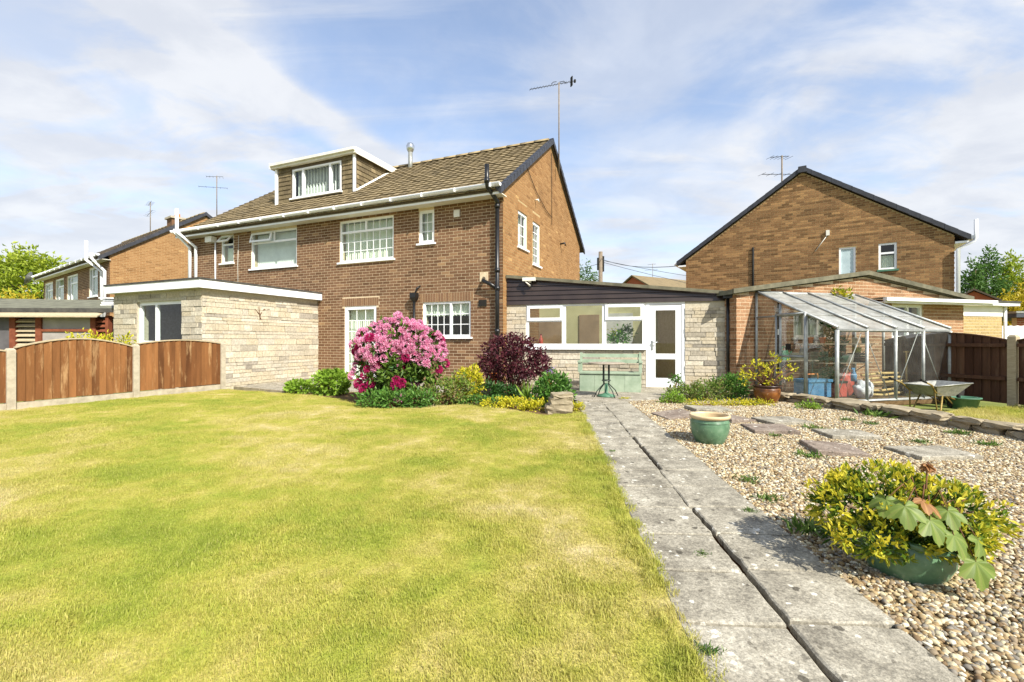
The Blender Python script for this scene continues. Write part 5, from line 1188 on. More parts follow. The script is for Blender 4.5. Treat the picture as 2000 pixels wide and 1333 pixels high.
# ------------------------------------------------------------------ fences
def fence_panel(name, label, p, q, base, zlow, rise, mat, boards, group, gravel=True, seed=1, rails=False, peak=.5):
    v = Vector((q[0] - p[0], q[1] - p[1], 0)); L = v.length; t = thing(name, label, 'fence', (p[0], p[1], base), math.atan2(v.y, v.x), group); r = random.Random(seed)
    ztop = lambda a: zlow + rise * math.sin(math.pi * min(1, max(0, a / L))) ** .9
    zb = .12 if gravel else .03
    w = L / boards
    for i in range(boards):
        a0, a1 = i * w + .001, (i + 1) * w + .012; yy = .004 * r.random(); b0 = zb + .012 * r.random()
        P0 = [(a0, yy, b0), (a1, yy - .024, b0), (a1, yy, b0), (a0, yy + .012, b0)]; P1 = [(a0, yy, ztop(a0)), (a1, yy - .024, ztop(a1)), (a1, yy, ztop(a1)), (a0, yy + .012, ztop(a0))]
        MB().quadbox([P0[0], P0[1], P0[2], P0[3], P1[0], P1[1], P1[2], P1[3]], r.random()).build('board', mat, t)
    cap = MB(); n = 16
    for i in range(n):
        a0, a1 = L * i / n, L * (i + 1) / n; cap.quadbox([(a0, -.03, ztop(a0) + .0), (a1, -.03, ztop(a1)), (a1, .035, ztop(a1)), (a0, .035, ztop(a0)), (a0, -.03, ztop(a0) + .022), (a1, -.03, ztop(a1) + .022), (a1, .035, ztop(a1) + .022), (a0, .035, ztop(a0) + .022)])
    cap.build('top_capping', 'wood_grey' if mat == 'fence' else mat, t)
    if gravel: MB().box(.0, L, -.02, .03, -.08, .115).build('gravel_board', 'concrete_post', t)
    for z in ((.35, .85) if not rails else (.42, .98)):
        s = .05 if not rails else -.05; MB().box(.02, L - .02, min(.02, s), max(.02, s) - .0, z, z + .05).build('rail', mat, t) if not rails else MB().box(.02, L - .02, -.06, -.016, z, z + .06).build('rail', mat, t)
    return t
def post(label, x, y, z0, h, ang, group, s=.10, mat='concrete_post'):
    t = thing('fence_post', label, 'post', (x, y, z0), ang, group); k = s / 2
    MB().box(-k, k, -k, k, -.1, h - .03).quadbox([(-k, -k, h - .03), (k, -k, h - .03), (k, k, h - .03), (-k, k, h - .03), (-k * .6, -k * .6, h), (k * .6, -k * .6, h), (k * .6, k * .6, h), (-k * .6, k * .6, h)]).build('post', mat, t); return t
FD2 = Vector((.389, .921)); P3 = Vector((-6.34, 9.95)); FN = 'concrete posts of the brown fence'
fp = [P3 - FD2 * 1.65 * k for k in range(4)]; fa = math.atan2(.921, .389)
post('pale concrete fence post against the stone extension wall', fp[0].x, fp[0].y, -.04, 1.02, fa, FN)
post('pale concrete fence post between the two arched brown panels', fp[1].x, fp[1].y, -.04, 1.0, fa, FN)
post('pale concrete fence post at the low end of the longer worn panel', fp[2].x, fp[2].y, -.04, .95, fa, FN)
fence_panel('garden_fence', 'arched red-brown fence panel next to the stone extension', fp[1] + FD2 * .05, fp[0] - FD2 * .05, -.04, 1.0, .07, 'fence', 15, 'arched brown fence panels', seed=5)
fence_panel('garden_fence', 'arched brown fence panel with peeling pale worn boards', fp[2] + FD2 * .05, fp[1] - FD2 * .05, -.04, .95, .14, 'fence', 15, 'arched brown fence panels', seed=6)
fence_panel('garden_fence', 'brown fence panel cut by the picture edge beyond the worn one', fp[3] + FD2 * .05, fp[2] - FD2 * .05, -.04, .9, .08, 'fence', 15, 'arched brown fence panels', seed=7)
bpy.data.objects['garden_fence.002']['label'] = 'sliver of brown fence panel beyond the last pale post'
rf = [Vector(p) for p in ((7.72, 9.5), (8.32, 7.55), (8.75, 5.7))]
post('grey wooden fence post of the dark fence behind the wheelbarrow', rf[1].x, rf[1].y, -.06, 1.18, R(-73), 'posts of the dark fence', .11, 'wood_grey')
def seg(a, b, e=.06): d = (b - a).normalized(); return a + d * e, b - d * e
fence_panel('garden_fence', 'dark brown arched fence panel at the end of the greenhouse', *seg(rf[0], rf[1]), -.06, 1.08, .14, 'fence_dark', 16, 'dark brown fence panels', seed=8, gravel=False, rails=True)
fence_panel('garden_fence', 'dark brown fence panel on the far side of the grey post', *seg(rf[1], rf[2]), -.06, 1.08, .12, 'fence_dark', 16, 'dark brown fence panels', seed=9, gravel=False, rails=True)

# ------------------------------------------------------------------ neighbour's workshop on the left
WS = thing('felt_roofed_workshop', 'low workshop with grey felt roof, red-brown posts and grey shutters', 'workshop', (-11.2, 12.6, 0), R(2.5))
MB().prism([(-9, -.15, 1.83), (.25, -.15, 1.83), (-1.6, 2.3, 2.28), (-9, 2.3, 2.36)], [(-9, -.15, 1.90), (.25, -.15, 1.90), (-1.6, 2.3, 2.35), (-9, 2.3, 2.43)]).prism([(.25, -.15, 1.829), (.3, 4, 1.829), (-1.6, 2.3, 2.279)], [(.25, -.15, 1.899), (.3, 4, 1.899), (-1.6, 2.3, 2.349)]).build('felt_roof', 'felt', WS)
MB().box(-9, .28, -.19, -.151, 1.80, 1.915).build('felt_edge', 'felt_edge', WS)
MB().prism([(-9, -.34, 1.66), (.0, -.34, 1.66), (.0, -.1, 1.80), (-9, -.1, 1.80)], [(-9, -.34, 1.70), (.0, -.34, 1.70), (-.2, -.1, 1.84), (-9, -.1, 1.84)]).build('canopy_board', 'wood_grey', WS)
for (a, b_, z0, z1, mt) in ((-9, -2.55, -.1, 1.7, 'dark_panel'), (-1.72, -.42, 1.35, 1.7, 'grey_panel'), (-1.72, -.42, -.1, 1.28, 'grey_panel')): MB().box(a, b_, 0, .08, z0, z1).build('shutter', mt, WS)
for (a, b_) in ((-2.55, -2.4), (-1.87, -1.72), (-.42, -.28), (-.02, .06)): MB().box(a, b_, -.05, .09, -.1, 1.72).build('post', 'redwood', WS)
MB().box(-1.72, -.42, -.04, .085, 1.28, 1.35).build('rail', 'redwood', WS)
for (a, b_) in ((-2.4, -1.87), (-.28, -.02)):
    for k in range(12): MB().quadbox([(a, -.03, .1 + k * .13), (b_, -.03, .1 + k * .13), (b_, .05, .16 + k * .13), (a, .05, .16 + k * .13), (a, -.03, .13 + k * .13), (b_, -.03, .13 + k * .13), (b_, .05, .19 + k * .13), (a, .05, .19 + k * .13)]).build('louvre', 'redwood' if a > -1 else 'wood_grey', WS)
MB().box(-9, .0, .2, 3.9, -.1, 1.7).build('wall', 'dark_panel', WS)
MB().tube([(.55, -.3, 0), (.55, -.3, 1.8)], .05, 10).lathe([(.05, 1.78), (.16, 1.86), (.16, 1.98), (.15, 1.98)], 14, (.55, -.3, 0)).build('black_downpipe', 'black_pipe', WS)
VT = thing('roof_vent', 'white louvred vent cowl on the felt workshop roof', 'vent', (-11.9, 13.5, 2.02), .2)
for k in range(3): MB().box(-.17 + .02 * k, .17 - .02 * k, -.17 + .02 * k, .17 - .02 * k, .02 + .075 * k, .07 + .075 * k).build('louvre', 'upvc', VT)
MB().box(-.2, .2, -.2, .2, .245, .27).build('cap', 'upvc', VT); MB().box(-.1, .1, -.1, .1, -.06, .245).build('throat', 'dark', VT)

# ------------------------------------------------------------------ garden furniture and pots
BN = thing('storage_bench', 'pale green painted storage bench with slatted back by the stone wall', 'bench', (2.07, 9.62, -.03), CA)
bw = .62
for k in range(4): MB().box(-bw + .01 + k * (2 * bw - .02) / 4, -bw + .006 + (k + 1) * (2 * bw - .02) / 4, -.26, -.24, .0, .37).build('front_board', 'green_paint', BN)
MB().box(-bw, -bw + .02, -.24, .2, 0, .37).box(bw - .02, bw, -.24, .2, 0, .37).box(-bw + .02, bw - .02, .18, .2, 0, .37).build('box_side', 'green_paint', BN)
MB().box(-bw - .0, bw + .0, -.285, .16, .372, .402).build('seat_lid', 'green_paint', BN)
for s in (-1, 1):
    x = s * bw
    MB().box(x - .025, x + .025, .165, .215, 0, .80).build('back_post', 'green_paint', BN); MB().box(x - .024, x + .024, -.28, -.235, .403, .60).build('arm_post', 'green_paint', BN); MB().box(x - .035, x + .035, -.30, .164, .60, .635).build('armrest', 'green_paint', BN)
for z in (.58, .70): MB().box(-bw + .026, bw - .026, .18, .205, z, z + .075).build('back_slat', 'green_paint', BN)
TB = thing('bistro_table', 'small round bistro table with green metal rod legs', 'table', (1.77, 8.55, -.025))
MB().lathe([(0, .615), (.33, .615), (.345, .622), (.345, .635), (.33, .642), (0, .642)], 32).build('table_top', 'table_top', TB)
for k in range(4):
    a = k * math.pi / 2 + .4; c, s = math.cos(a), math.sin(a)
    MB().tube([(c * .07, s * .07, .62), (c * .07, s * .07, .3), (c * .06, s * .06, .24), (c * .2, s * .2, .12), (c * .27, s * .27, .0)], .010, 7).build('leg', 'table_metal', TB)
MB().lathe([(.085, .3), (.085, .315), (.07, .315), (.07, .3)], 16).build('ring', 'table_metal', TB)
pb_ = thing('parasol_base', 'dark green parasol base standing under the bistro table', 'parasol base', (1.77, 8.55, -.025))
MB().lathe([(0, 0), (.17, 0), (.17, .03), (.06, .06), (.03, .08), (.03, .25), (.02, .25), (0, .25)], 20).build('foot', 'tub_green', pb_)
def pot(name, label, loc, r, h, mat, rim, fill=None, rot=(0, 0, 0), band=True):
    t = thing(name, label, 'plant pot', loc); t.rotation_euler = rot
    prof = [(0, 0), (r * .62, 0), (r * .70, h * .05), (r * .90, h * .35), (r * .98, h * .6), (r * .95, h * .78), (r * .90, h * .86)]
    MB().lathe(prof, 36).build('body', mat, t)
    MB().lathe([(r * .90, h * .86), (r * 1.0, h * .9), (r * 1.03, h * .96), (r * 1.0, h), (r * .90, h), (r * .88, h * .93)], 36).build('rim', rim, t)
    MB().lathe([(r * .88, h * .95), (r * .86, h * .6), (r * .7, h * .3), (0, h * .28)], 36).build('inside', 'pot_rim' if fill is None else 'compost', t)
    if fill: MB().lathe([(r * .885, h * fill), (r * .5, h * fill + .012), (0, h * fill + .01)], 24).build('soil', 'compost', t)
    if band: MB().lathe([(r * .962, h * .74), (r * .995, h * .76), (r * .962, h * .785)], 36).build('band', mat, t)
    return t
pg = pot('glazed_pot', 'empty squat green glazed pot with cream rim on the gravel', (2.15, 4.95, g0(4.95) - .01), .205, .315, 'pot_green', 'pot_rim')
dl_ = MB(); rr = random.Random(3)
for k in range(60): a = rr.random() * 6.28; q = rr.random() * .14; dl_.tube([(q * math.cos(a), q * math.sin(a), .10), (q * math.cos(a) + rr.uniform(-.05, .05), q * math.sin(a) + rr.uniform(-.05, .05), .10 + rr.uniform(.03, .09))], .003, 4)
dl_.build('dry_grass', 'bamboo', pg)
pot('glazed_pot', 'brown glazed pot with dark rim at the end of the stone edging', (4.38, 7.82, -.045), .215, .31, 'pot_brown', 'pot_darkrim', .84)
bp = pot('glazed_pot', 'large green glazed pot under the yellow shrub beside the path', (1.99, 2.34, g0(2.34) - .03), .20, .24, 'pot_green', 'pot_green', .8, (R(6), R(8), 0), False)
op = thing('terracotta_pot', 'small orange pot of lilac flowers on the low planter wall', 'plant pot', (.73, 9.12, .155)); MB().lathe([(0, 0), (.07, 0), (.10, .17), (.112, .17), (.112, .2), (.09, .2), (.085, .15), (0, .14)], 20).build('pot', 'terracotta', op)
foliage('flowers', [(.02, 0, .27, .12, .1, .07)], 16, 5, .05, 'lilac', 401, op)
foliage('leaves', [(0, 0, .23, .11, .1, .05)], 18, 4, .06, 'leaf_green', 402, op)
op = thing('terracotta_pot', 'orange clay pot half hidden behind the purple shrub by the house', 'plant pot', (-.42, 9.3, .12)); MB().lathe([(0, 0), (.09, 0), (.13, .2), (.14, .2), (.14, .24), (.115, .24), (.1, .18), (0, .17)], 20).build('pot', 'terracotta', op)
MB().box(-.16, .16, -.16, .16, -.16, -.001).build('plinth', 'rock', op)

# wheelbarrow
WB = thing('wheelbarrow', 'worn galvanised wheelbarrow with brown handles in front of the greenhouse', 'wheelbarrow', (6.62, 7.12, -.05), R(14))
WB.scale = (.78, .78, .78)
tr = MB(); bot = [(-.25, -.2, .30), (.22, -.2, .28), (.22, .2, .28), (-.25, .2, .30)]; top = [(-.42, -.31, .50), (.52, -.31, .54), (.52, .31, .54), (-.42, .31, .50)]
n = 0; tr.v = bot + top; tr.f = [(0, 1, 2, 3), (0, 1, 5, 4), (1, 2, 6, 5), (2, 3, 7, 6), (3, 0, 4, 7)]; tr.t = [.5] * 5; tr.sm = [False] * 5
o = tr.build('tray', 'galv', WB); sm_ = o.modifiers.new('thick', 'SOLIDIFY'); sm_.thickness = .008
MB().tube(top + [top[0]], .012, 6).build('rim', 'galv', WB)
MB().prism([(-.2, -.16, .315), (.16, -.16, .30), (.16, .16, .30), (-.2, .16, .315)], [(-.26, -.2, .37), (.24, -.22, .36), (.24, .22, .36), (-.26, .2, .37)]).build('rusty_patch', 'rust', WB)
for s in (-1, 1):
    MB().tube([(.5, s * .07, .17), (.1, s * .16, .27), (-.35, s * .23, .38), (-.5, s * .27, .52), (-.72, s * .28, .60)], .016, 7).build('handle', 'gold_paint', WB); MB().tube([(-.66, s * .279, .58), (-.8, s * .285, .63)], .021, 8).build('grip', 'dark', WB)
    MB().tube([(-.1, s * .19, .31), (-.22, s * .24, .02), (-.32, s * .24, .02), (-.36, s * .22, .38)], .015, 7).build('leg', 'gold_paint', WB)
    MB().tube([(.02, s * .17, .28), (.3, s * .10, .12)], .012, 6).build('strut', 'gold_paint', WB)
wh = MB().tube([(.5 + .15 * math.cos(a * .3927), 0, .18 + .15 * math.sin(a * .3927)) for a in range(17)], .034, 8).build('wheel', 'dark', WB); MB().tube([(.5, -.09, .18), (.5, .09, .18)], .014, 6).build('axle', 'steel', wh)
item('plastic_tub', 'shallow green plastic tub on the grass beside the wheelbarrow', 'tub', (7.12, 7.2, -.05), [('tub', MB().lathe([(0, 0), (.17, 0), (.21, .17), (.23, .17), (.23, .185), (.2, .185), (.16, .02), (0, .02)], 20), 'tub_green')])
item('old_bucket', 'dark old bucket behind the green tub at the foot of the fence', 'bucket', (7.5, 7.75, -.05), [('bucket', MB().lathe([(0, 0), (.12, 0), (.15, .24), (.14, .24), (.11, .02), (0, .02)], 16), 'dark')])

# ------------------------------------------------------------------ planting
# rhododendron
RD = thing('rhododendron', 'large rhododendron bush covered in pink flower heads on the lawn edge', 'flowering shrub', (-1.93, 7.85, -.04))
RD.scale = (.88, .9, .97)
RB = [(-.30, 0, .95, .52, .5, .42), (.35, .05, .92, .48, .45, .4), (0, 0, 1.12, .45, .42, .36), (-.5, -.05, .58, .34, .36, .4), (.55, 0, .7, .32, .36, .34), (0, -.1, .5, .5, .42, .42), (-.1, -.25, .28, .45, .3, .25)]
foliage('foliage', RB, 430, 8, .125, 'leaf_rhodo', 601, RD, width=.34, jitter=.025, inner=.6, updraft=.1, zmin=.05, spread=.9)
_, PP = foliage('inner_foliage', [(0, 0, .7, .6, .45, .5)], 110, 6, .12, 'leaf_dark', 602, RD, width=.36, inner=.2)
stems('branches', PP, (0, 0, 0), .022, 'bark', RD, 603, 22)
def truss(seed, mat):
    rng = np.random.default_rng(seed); n = 15; V = []; T = []; tn = []
    for i in range(n):
        d = rng.normal(size=3); d[2] = abs(d[2]) * .9 + .05; d /= np.linalg.norm(d); c = d * .055; s1 = np.cross(d, rng.normal(size=3)); s1 /= np.linalg.norm(s1); s2 = np.cross(d, s1); hub = len(V); V.append(c - d * .022)
        for k in range(5):
            a0 = 2 * math.pi * k / 5; 
            for (da, rad, h) in ((-.5, .018, .012), (0, .038, .016), (.5, .018, .012)):
                a = a0 + da; V.append(c + (s1 * math.cos(a) + s2 * math.sin(a)) * rad + d * h)
            q = hub + 1 + k * 3; T += [(hub, q, q + 1), (hub, q + 1, q + 2)]; t = min(1, max(0, rng.normal(.68, .2))); tn += [t * .75, t]
    return np_mesh('flower_head', np.array(V), np.array(T), np.array(tn), mat)
TM = [truss(s, 'petal') for s in range(6)]; TD = [truss(s + 30, 'petal_deep') for s in range(3)]
rng = np.random.default_rng(12); FPp, FNn = cluster_points(RB[:5], 800, rng, .97, .25); cnt = 0; placed = []
for p, nv in zip(FPp, FNn):
    low = p[2] < .78
    if cnt >= 240: break
    if nv[1] > .55 and nv[2] < .5: continue
    if low and rng.random() < .72: continue
    if any((p - q) @ (p - q) < .0058 for q in placed): continue
    placed.append(p); deep = (p[2] < .75 and rng.random() < .35) or rng.random() < .06
    me = (TD if deep else TM)[rng.integers(3 if deep else 6)]; v = Vector(nv) + Vector((0, -.15, .35)); o = link('flower_head', me, RD, Vector(p) + Vector(nv) * .02, v.to_track_quat('Z', 'Y').to_euler()); sc = .95 + .45 * rng.random(); o.scale = (sc, sc, sc); cnt += 1
for (x, y, z, dp2) in ((.05, -.5, .42, 1), (.15, -.5, .38, 1), (.02, -.48, .34, 1), (.2, -.55, .14, 0), (.1, -.56, .09, 0), (-.72, -.3, .36, 1), (-.6, -.38, .28, 1)):
    o = link('flower_head', (TD if dp2 else TM)[0], RD, (x, y, z), Vector((x * .3, -1, .5)).to_track_quat('Z', 'Y').to_euler()); o.scale = (1.25,) * 3
plant('purple_shrub', 'rounded dark purple leafed shrub in front of the conservatory', 'shrub', (.02, 8.35, -.04), [(-.15, 0, .75, .45, .42, .4), (.2, 0, .72, .45, .42, .42), (0, 0, .95, .42, .4, .26), (-.4, 0, .62, .28, .3, .28), (.45, .02, .6, .24, .3, .28), (.02, 0, .38, .3, .28, .3)], 760, 7, .058, 'leaf_purple', 611, stem='twig', r0=.014, nst=36, width=.5, jitter=.03, inner=.35, spread=.9)
plant('leafy_shrub', 'dome of lime green round leaves beside the stone extension wall', 'shrub', (-3.62, 9.02, -.04), [(0, 0, .2, .36, .3, .26), (.1, 0, .25, .26, .26, .22)], 260, 5, .075, 'leaf_lime', 612, width=.8, jitter=.02, inner=.7)
plant('leafy_shrub', 'small low lime green plant at the lawn corner by the kerb', 'shrub', (-4.35, 9.3, -.04), [(0, 0, .1, .24, .2, .14)], 110, 5, .07, 'leaf_lime', 613, width=.8, jitter=.02, inner=.6)
plant('golden_shrub', 'small shrub with bright yellow leaf tips between rhododendron and purple shrub', 'shrub', (-.78, 8.0, -.04), [(0, 0, .3, .26, .24, .24), (.06, 0, .45, .2, .18, .14), (-.1, 0, .2, .3, .24, .2)], 230, 6, .075, 'leaf_gold', 614, width=.38, jitter=.03, inner=.5)
plant('green_shrub', 'dull green low shrub under the right side of the rhododendron', 'shrub', (-1.12, 7.62, -.04), [(0, 0, .2, .34, .26, .22), (.2, 0, .26, .24, .24, .22), (-.25, -.05, .14, .24, .2, .16)], 270, 6, .06, 'leaf_mix', 615, width=.42, jitter=.03)
plant('green_shrub', 'dark green trailing plants at the foot of the rhododendron', 'shrub', (-1.9, 7.28, -.04), [(0, 0, .1, .36, .18, .16), (-.3, 0, .1, .26, .18, .16), (.35, .02, .1, .3, .18, .15)], 230, 6, .065, 'leaf_green', 616, width=.5, jitter=.03)
plant('green_shrub', 'dark green foliage in shade left of the purple shrub stem', 'shrub', (-.42, 8.05, -.04), [(0, 0, .14, .34, .22, .18), (.3, 0, .1, .3, .2, .12)], 200, 6, .06, 'leaf_dark', 617, jitter=.03)
plant('ground_cover', 'strip of yellow green creeping leaves along the lawn edge', 'ground cover', (.08, 7.12, -.04), [(0, 0, .05, .34, .16, .1), (.32, -.16, .05, .3, .14, .09), (-.3, .14, .05, .28, .14, .09)], 300, 6, .038, 'leaf_gold', 618, jitter=.02, width=.6, nst=4)
plant('ground_cover', 'tiny yellow creeping leaves right of the stacked stone block', 'ground cover', (.98, 6.95, -.04), [(0, 0, .04, .12, .14, .07)], 70, 6, .032, 'leaf_gold', 619, jitter=.015, width=.6, nst=2)
plant('ground_cover', 'low green creeping plants between the yellow shrubs and the lawn', 'ground cover', (-.62, 7.58, -.04), [(0, 0, .05, .4, .12, .08), (.45, -.16, .05, .25, .12, .08)], 170, 6, .04, 'leaf_green', 624, jitter=.02, width=.6, nst=3)
plant('leafy_plant', 'soft green leafy plant growing behind the stacked stone block', 'plant', (.68, 7.45, -.02), [(0, 0, .3, .27, .24, .2), (.05, 0, .18, .24, .24, .18), (-.12, 0, .14, .22, .2, .16)], 230, 6, .075, 'leaf_green', 620, width=.5, jitter=.03)
ir = thing('strap_leaf_plant', 'upright strap-leaved plant at the foot of the purple shrub', 'plant', (.28, 7.78, -.04)); rng = np.random.default_rng(6); n = 26
V, T = leaf_arrays(rng.normal(size=(n, 3)) * np.array([.04, .04, 0]), np.array([0, 0, 1.]) + rng.normal(size=(n, 3)) * np.array([.35, .3, 0]), .28 + .16 * rng.random(n), .07, .0, .1); ir_o = link('leaves', np_mesh('leaves', V, T, np.repeat(rng.random(n), 2), 'leaf_lime'), ir)
# bed in front of the garage corner
for i, (x, y, bl, n, sz, mt, lab) in enumerate((
        (3.05, 8.15, [(0, 0, .1, .28, .2, .13), (.2, 0, .12, .2, .2, .14)], 150, .05, 'leaf_mix', 'low green and brown heath clump at the left of the conservatory bed'),
        (3.5, 8.15, [(0, 0, .14, .34, .25, .2), (.2, .1, .2, .26, .2, .18)], 260, .045, 'leaf_mix', 'twiggy brown and green shrub in the middle of the conservatory bed'),
        (3.98, 8.35, [(0, 0, .18, .3, .25, .24), (.15, 0, .28, .2, .2, .16)], 240, .055, 'leaf_green', 'leafy green shrub in the conservatory bed below the black downpipe'),
        (3.1, 8.6, [(0, 0, .2, .1, .1, .22)], 60, .05, 'leaf_green', 'thin upright green sprig next to the conservatory door step'),
        (2.75, 7.75, [(0, 0, .05, .2, .12, .1)], 70, .05, 'leaf_lime', 'small lime green plant at the end of the bed by the path'),
        (3.7, 7.5, [(0, 0, .02, .42, .12, .03), (.35, .0, .02, .3, .1, .03)], 170, .035, 'leaf_gold', 'mat of yellow green stonecrop spreading in front of the brown pot'),
        (3.1, 7.45, [(0, 0, .025, .3, .07, .04)], 80, .03, 'leaf_gold', 'thin yellow stonecrop line along the long grey slab'),
        (4.62, 7.1, [(0, 0, .03, .16, .1, .06)], 50, .04, 'leaf_lime', 'bright green weed tuft near the stone edging below the brown pot'))):
    plant('bed_plant', lab, 'plant', (x, y, -.04), bl, n, 6, sz, mt, 640 + i, nst=8, jitter=.03, width=.5, group='plants in the conservatory bed')
# yellow-leaved shrub in the brown pot
ps = thing('potted_shrub', 'open twiggy shrub with yellow leaves in the brown pot', 'shrub', (4.38, 7.82, .2)); _, PP = foliage('foliage', [(-.22, 0, .28, .2, .18, .16), (.25, 0, .32, .24, .2, .17), (0, 0, .45, .26, .2, .16), (-.38, 0, .18, .14, .14, .1), (.05, 0, .2, .2, .16, .12)], 62, 6, .055, 'leaf_gold', 651, ps, jitter=.02, width=.45, inner=.75)
stems('twigs', PP, (0, 0, 0), .010, 'twig', ps, 652, 34)
# choisya-like yellow shrub and sycamore seedling in the big pot
YS = thing('yellow_shrub', 'spreading yellow and green leafed shrub spilling from the big green pot', 'shrub', (2.02, 2.38, .03))
YB = [(-.12, 0, .15, .28, .24, .15), (.16, 0, .12, .28, .24, .14), (-.25, .02, .12, .18, .2, .14), (.36, .02, .08, .18, .2, .13), (-.06, .04, .22, .24, .2, .11), (-.2, -.14, .03, .24, .14, .10), (.1, -.16, .04, .2, .12, .09), (-.14, -.2, .02, .24, .09, .07), (.06, -.2, .02, .16, .07, .07)]
rng = np.random.default_rng(9); P, Nn = cluster_points(YB, 840, rng, .5, -.16); per = 8
pos = np.repeat(P, per, 0) + rng.normal(size=(len(P) * per, 3)) * .012; ax = np.repeat(Nn, per, 0) + rng.normal(size=(len(P) * per, 3)) * .75 + np.array([0, 0, .35]); sz = .038 * (.6 + .7 * rng.random(len(pos))); V, T = leaf_arrays(pos, ax, sz, .42, .1, .12, rng)
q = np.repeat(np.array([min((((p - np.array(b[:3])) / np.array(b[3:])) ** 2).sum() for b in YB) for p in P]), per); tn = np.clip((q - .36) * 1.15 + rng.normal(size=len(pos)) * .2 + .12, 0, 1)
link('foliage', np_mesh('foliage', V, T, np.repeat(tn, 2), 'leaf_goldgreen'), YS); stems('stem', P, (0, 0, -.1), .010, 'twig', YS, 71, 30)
SY = thing('sycamore_seedling', 'sycamore seedling with large lobed pale green leaves rooted in the yellow shrub', 'seedling', (2.03, 2.28, .05))
def lobed(seed):
    r = random.Random(seed); n = 56; lob = ((0, 1.0), (54, .86), (-54, .86), (112, .58), (-112, .58)); rings = (0, .3, .62, 1.0); mb = MB(); k1, k2, k3 = r.uniform(.05, .12), r.uniform(0, 6), r.uniform(.18, .42)
    def rad(d):
        q = 0
        for (c, L) in lob:
            e = abs((d - c + 180) % 360 - 180); q = max(q, L * max(0, 1 - (e / 42) ** 1.5) ** .55 if e < 42 else 0)
        return max(.40 if abs(d) < 150 else .18, q)
    for ri in rings[1:]:
        for i in range(n):
            d = -165 + 330 * i / (n - 1); q = rad(d) * (1 + (.05 * math.sin(i * 2.6 + k2) if ri == 1 else 0)) * ri; near = min(abs((d - c + 180) % 360 - 180) for c, _ in lob)
            x, y = q * math.sin(R(d)), q * math.cos(R(d)); mb.v.append((x, y, -k3 * (x * x + y * y) + k1 * ri * (near / 28 - .5) + .03 * math.sin(4 * x + k2)))
    c0 = len(mb.v); mb.v.append((0, 0, 0))
    for i in range(n - 1):
        d = -165 + 330 * (i + .5) / (n - 1); near = min(abs((d - c + 180) % 360 - 180) for c, _ in lob); tn = (.78 if near < 4 else .12 + .3 * (near < 12)) + .15 * r.random()
        mb.f.append((c0, i + 1, i)); mb.t.append(tn); mb.sm.append(True)
        for q in (0, 1): mb.f.append((q * n + i, q * n + i + 1, (q + 1) * n + i + 1, (q + 1) * n + i)); mb.t.append(tn); mb.sm.append(True)
    return mb
SYL = [(-.14, -.10, .21, .08, -50, 30), (-.10, -.16, .20, .095, -25, 40), (-.02, -.20, .15, .095, 10, 48), (.07, -.22, .09, .09, 20, 52), (.15, -.24, -.02, .105, 0, 60), (.27, -.10, .08, .095, 65, 50), (.17, -.10, .15, .09, 45, 38), (.02, .0, .24, .08, 150, 20), (.12, .0, .20, .085, 100, 28), (.0, -.14, .22, .08, 40, 25), (.10, -.16, .18, .08, -20, 30), (.2, -.2, .06, .09, 35, 55), (.22, -.02, .12, .085, 110, 40)]
SYL = [(x - .10, y, z, s * 1.1, a_, p_) for (x, y, z, s, a_, p_) in SYL]
for i, (x, y, z, s, yaw, pitch) in enumerate(SYL):
    o = lobed(900 + i).build('large_leaf', 'leaf_bronze' if i == 9 else 'leaf_syc', SY)
    mt = Matrix.Rotation(R(yaw) + math.pi, 4, 'Z') @ Matrix.Rotation(R(-pitch), 4, 'X') @ Matrix.Diagonal((s, s, s, 1)); mt.translation = (x, y, z); o.matrix_local = mt
stm = MB().tube([(0, 0, -.05), (.04, 0, .15), (.07, .02, .36)], [.006, .005, .003], 6)
for (x, y, z, s, yaw, pitch) in SYL: stm.tube([(.03, 0, .1 + .05 * z), (x * .6 + .02, y * .6, (z + .16) * .6 + .05), (x, y, z)], [.003, .003, .002], 5)
stm.build('stem', 'twig', SY)
for k in range(5):
    o = lobed(950 + k).build('young_leaf', 'leaf_bronze', SY); a = k * 1.26; mt = Matrix.Rotation(a, 4, 'Z') @ Matrix.Rotation(R(-35), 4, 'X') @ Matrix.Diagonal((.045, .045, .045, 1)); mt.translation = (.07, .02, .34); o.matrix_local = mt
# weeds in gravel
WD = [(1.83, 2.72, .10, 'dark spiky grass tuft in the shade of the potted yellow shrub'), (1.84, 3.26, .05, 'small weed on the gravel along the path edge, nearest the potted shrub'), (1.9, 3.66, .05, 'small weed on the gravel along the path edge, below the empty pot'), (2.85, 4.35, .07, 'ferny weed at the edge of the tilted reddish slab'), (3.7, 5.6, .06, 'weed tuft between two grey stepping slabs'), (4.5, 6.1, .05, 'sparse weed in open gravel towards the edging stones'), (4.62, 5.85, .05, 'wispy weed in the gravel close to the low stone edging'), (5.2, 5.3, .07, 'spreading weed patch in the gravel by the edging wall'), (5.0, 4.8, .06, 'dull green weed patch far right in the gravel'), (4.4, 4.9, .05, 'low weed in gravel beyond the wide grey slab'), (5.15, 6.4, .12, 'tall leafy weed against the low stone edging'), (3.0, 5.2, .04, 'tiny weed in front of the thick reddish slab'), (2.55, 2.05, .04, 'pale seedling weed in the gravel right of the big pot'), (2.05, 8.25, .05, 'yellow grass tuft in the paving beside the bistro table'), (.74, 1.72, .03, 'tiny green weed on the slab edge against the lawn'), (1.03, 2.47, .02, 'moss sprig in the path joint next to the dark gap'), (1.6, 3.05, .025, 'low moss sprig where a slab corner meets the gravel'), (1.0, 4.55, .02, 'moss sprig by the start of the dark path gap')]
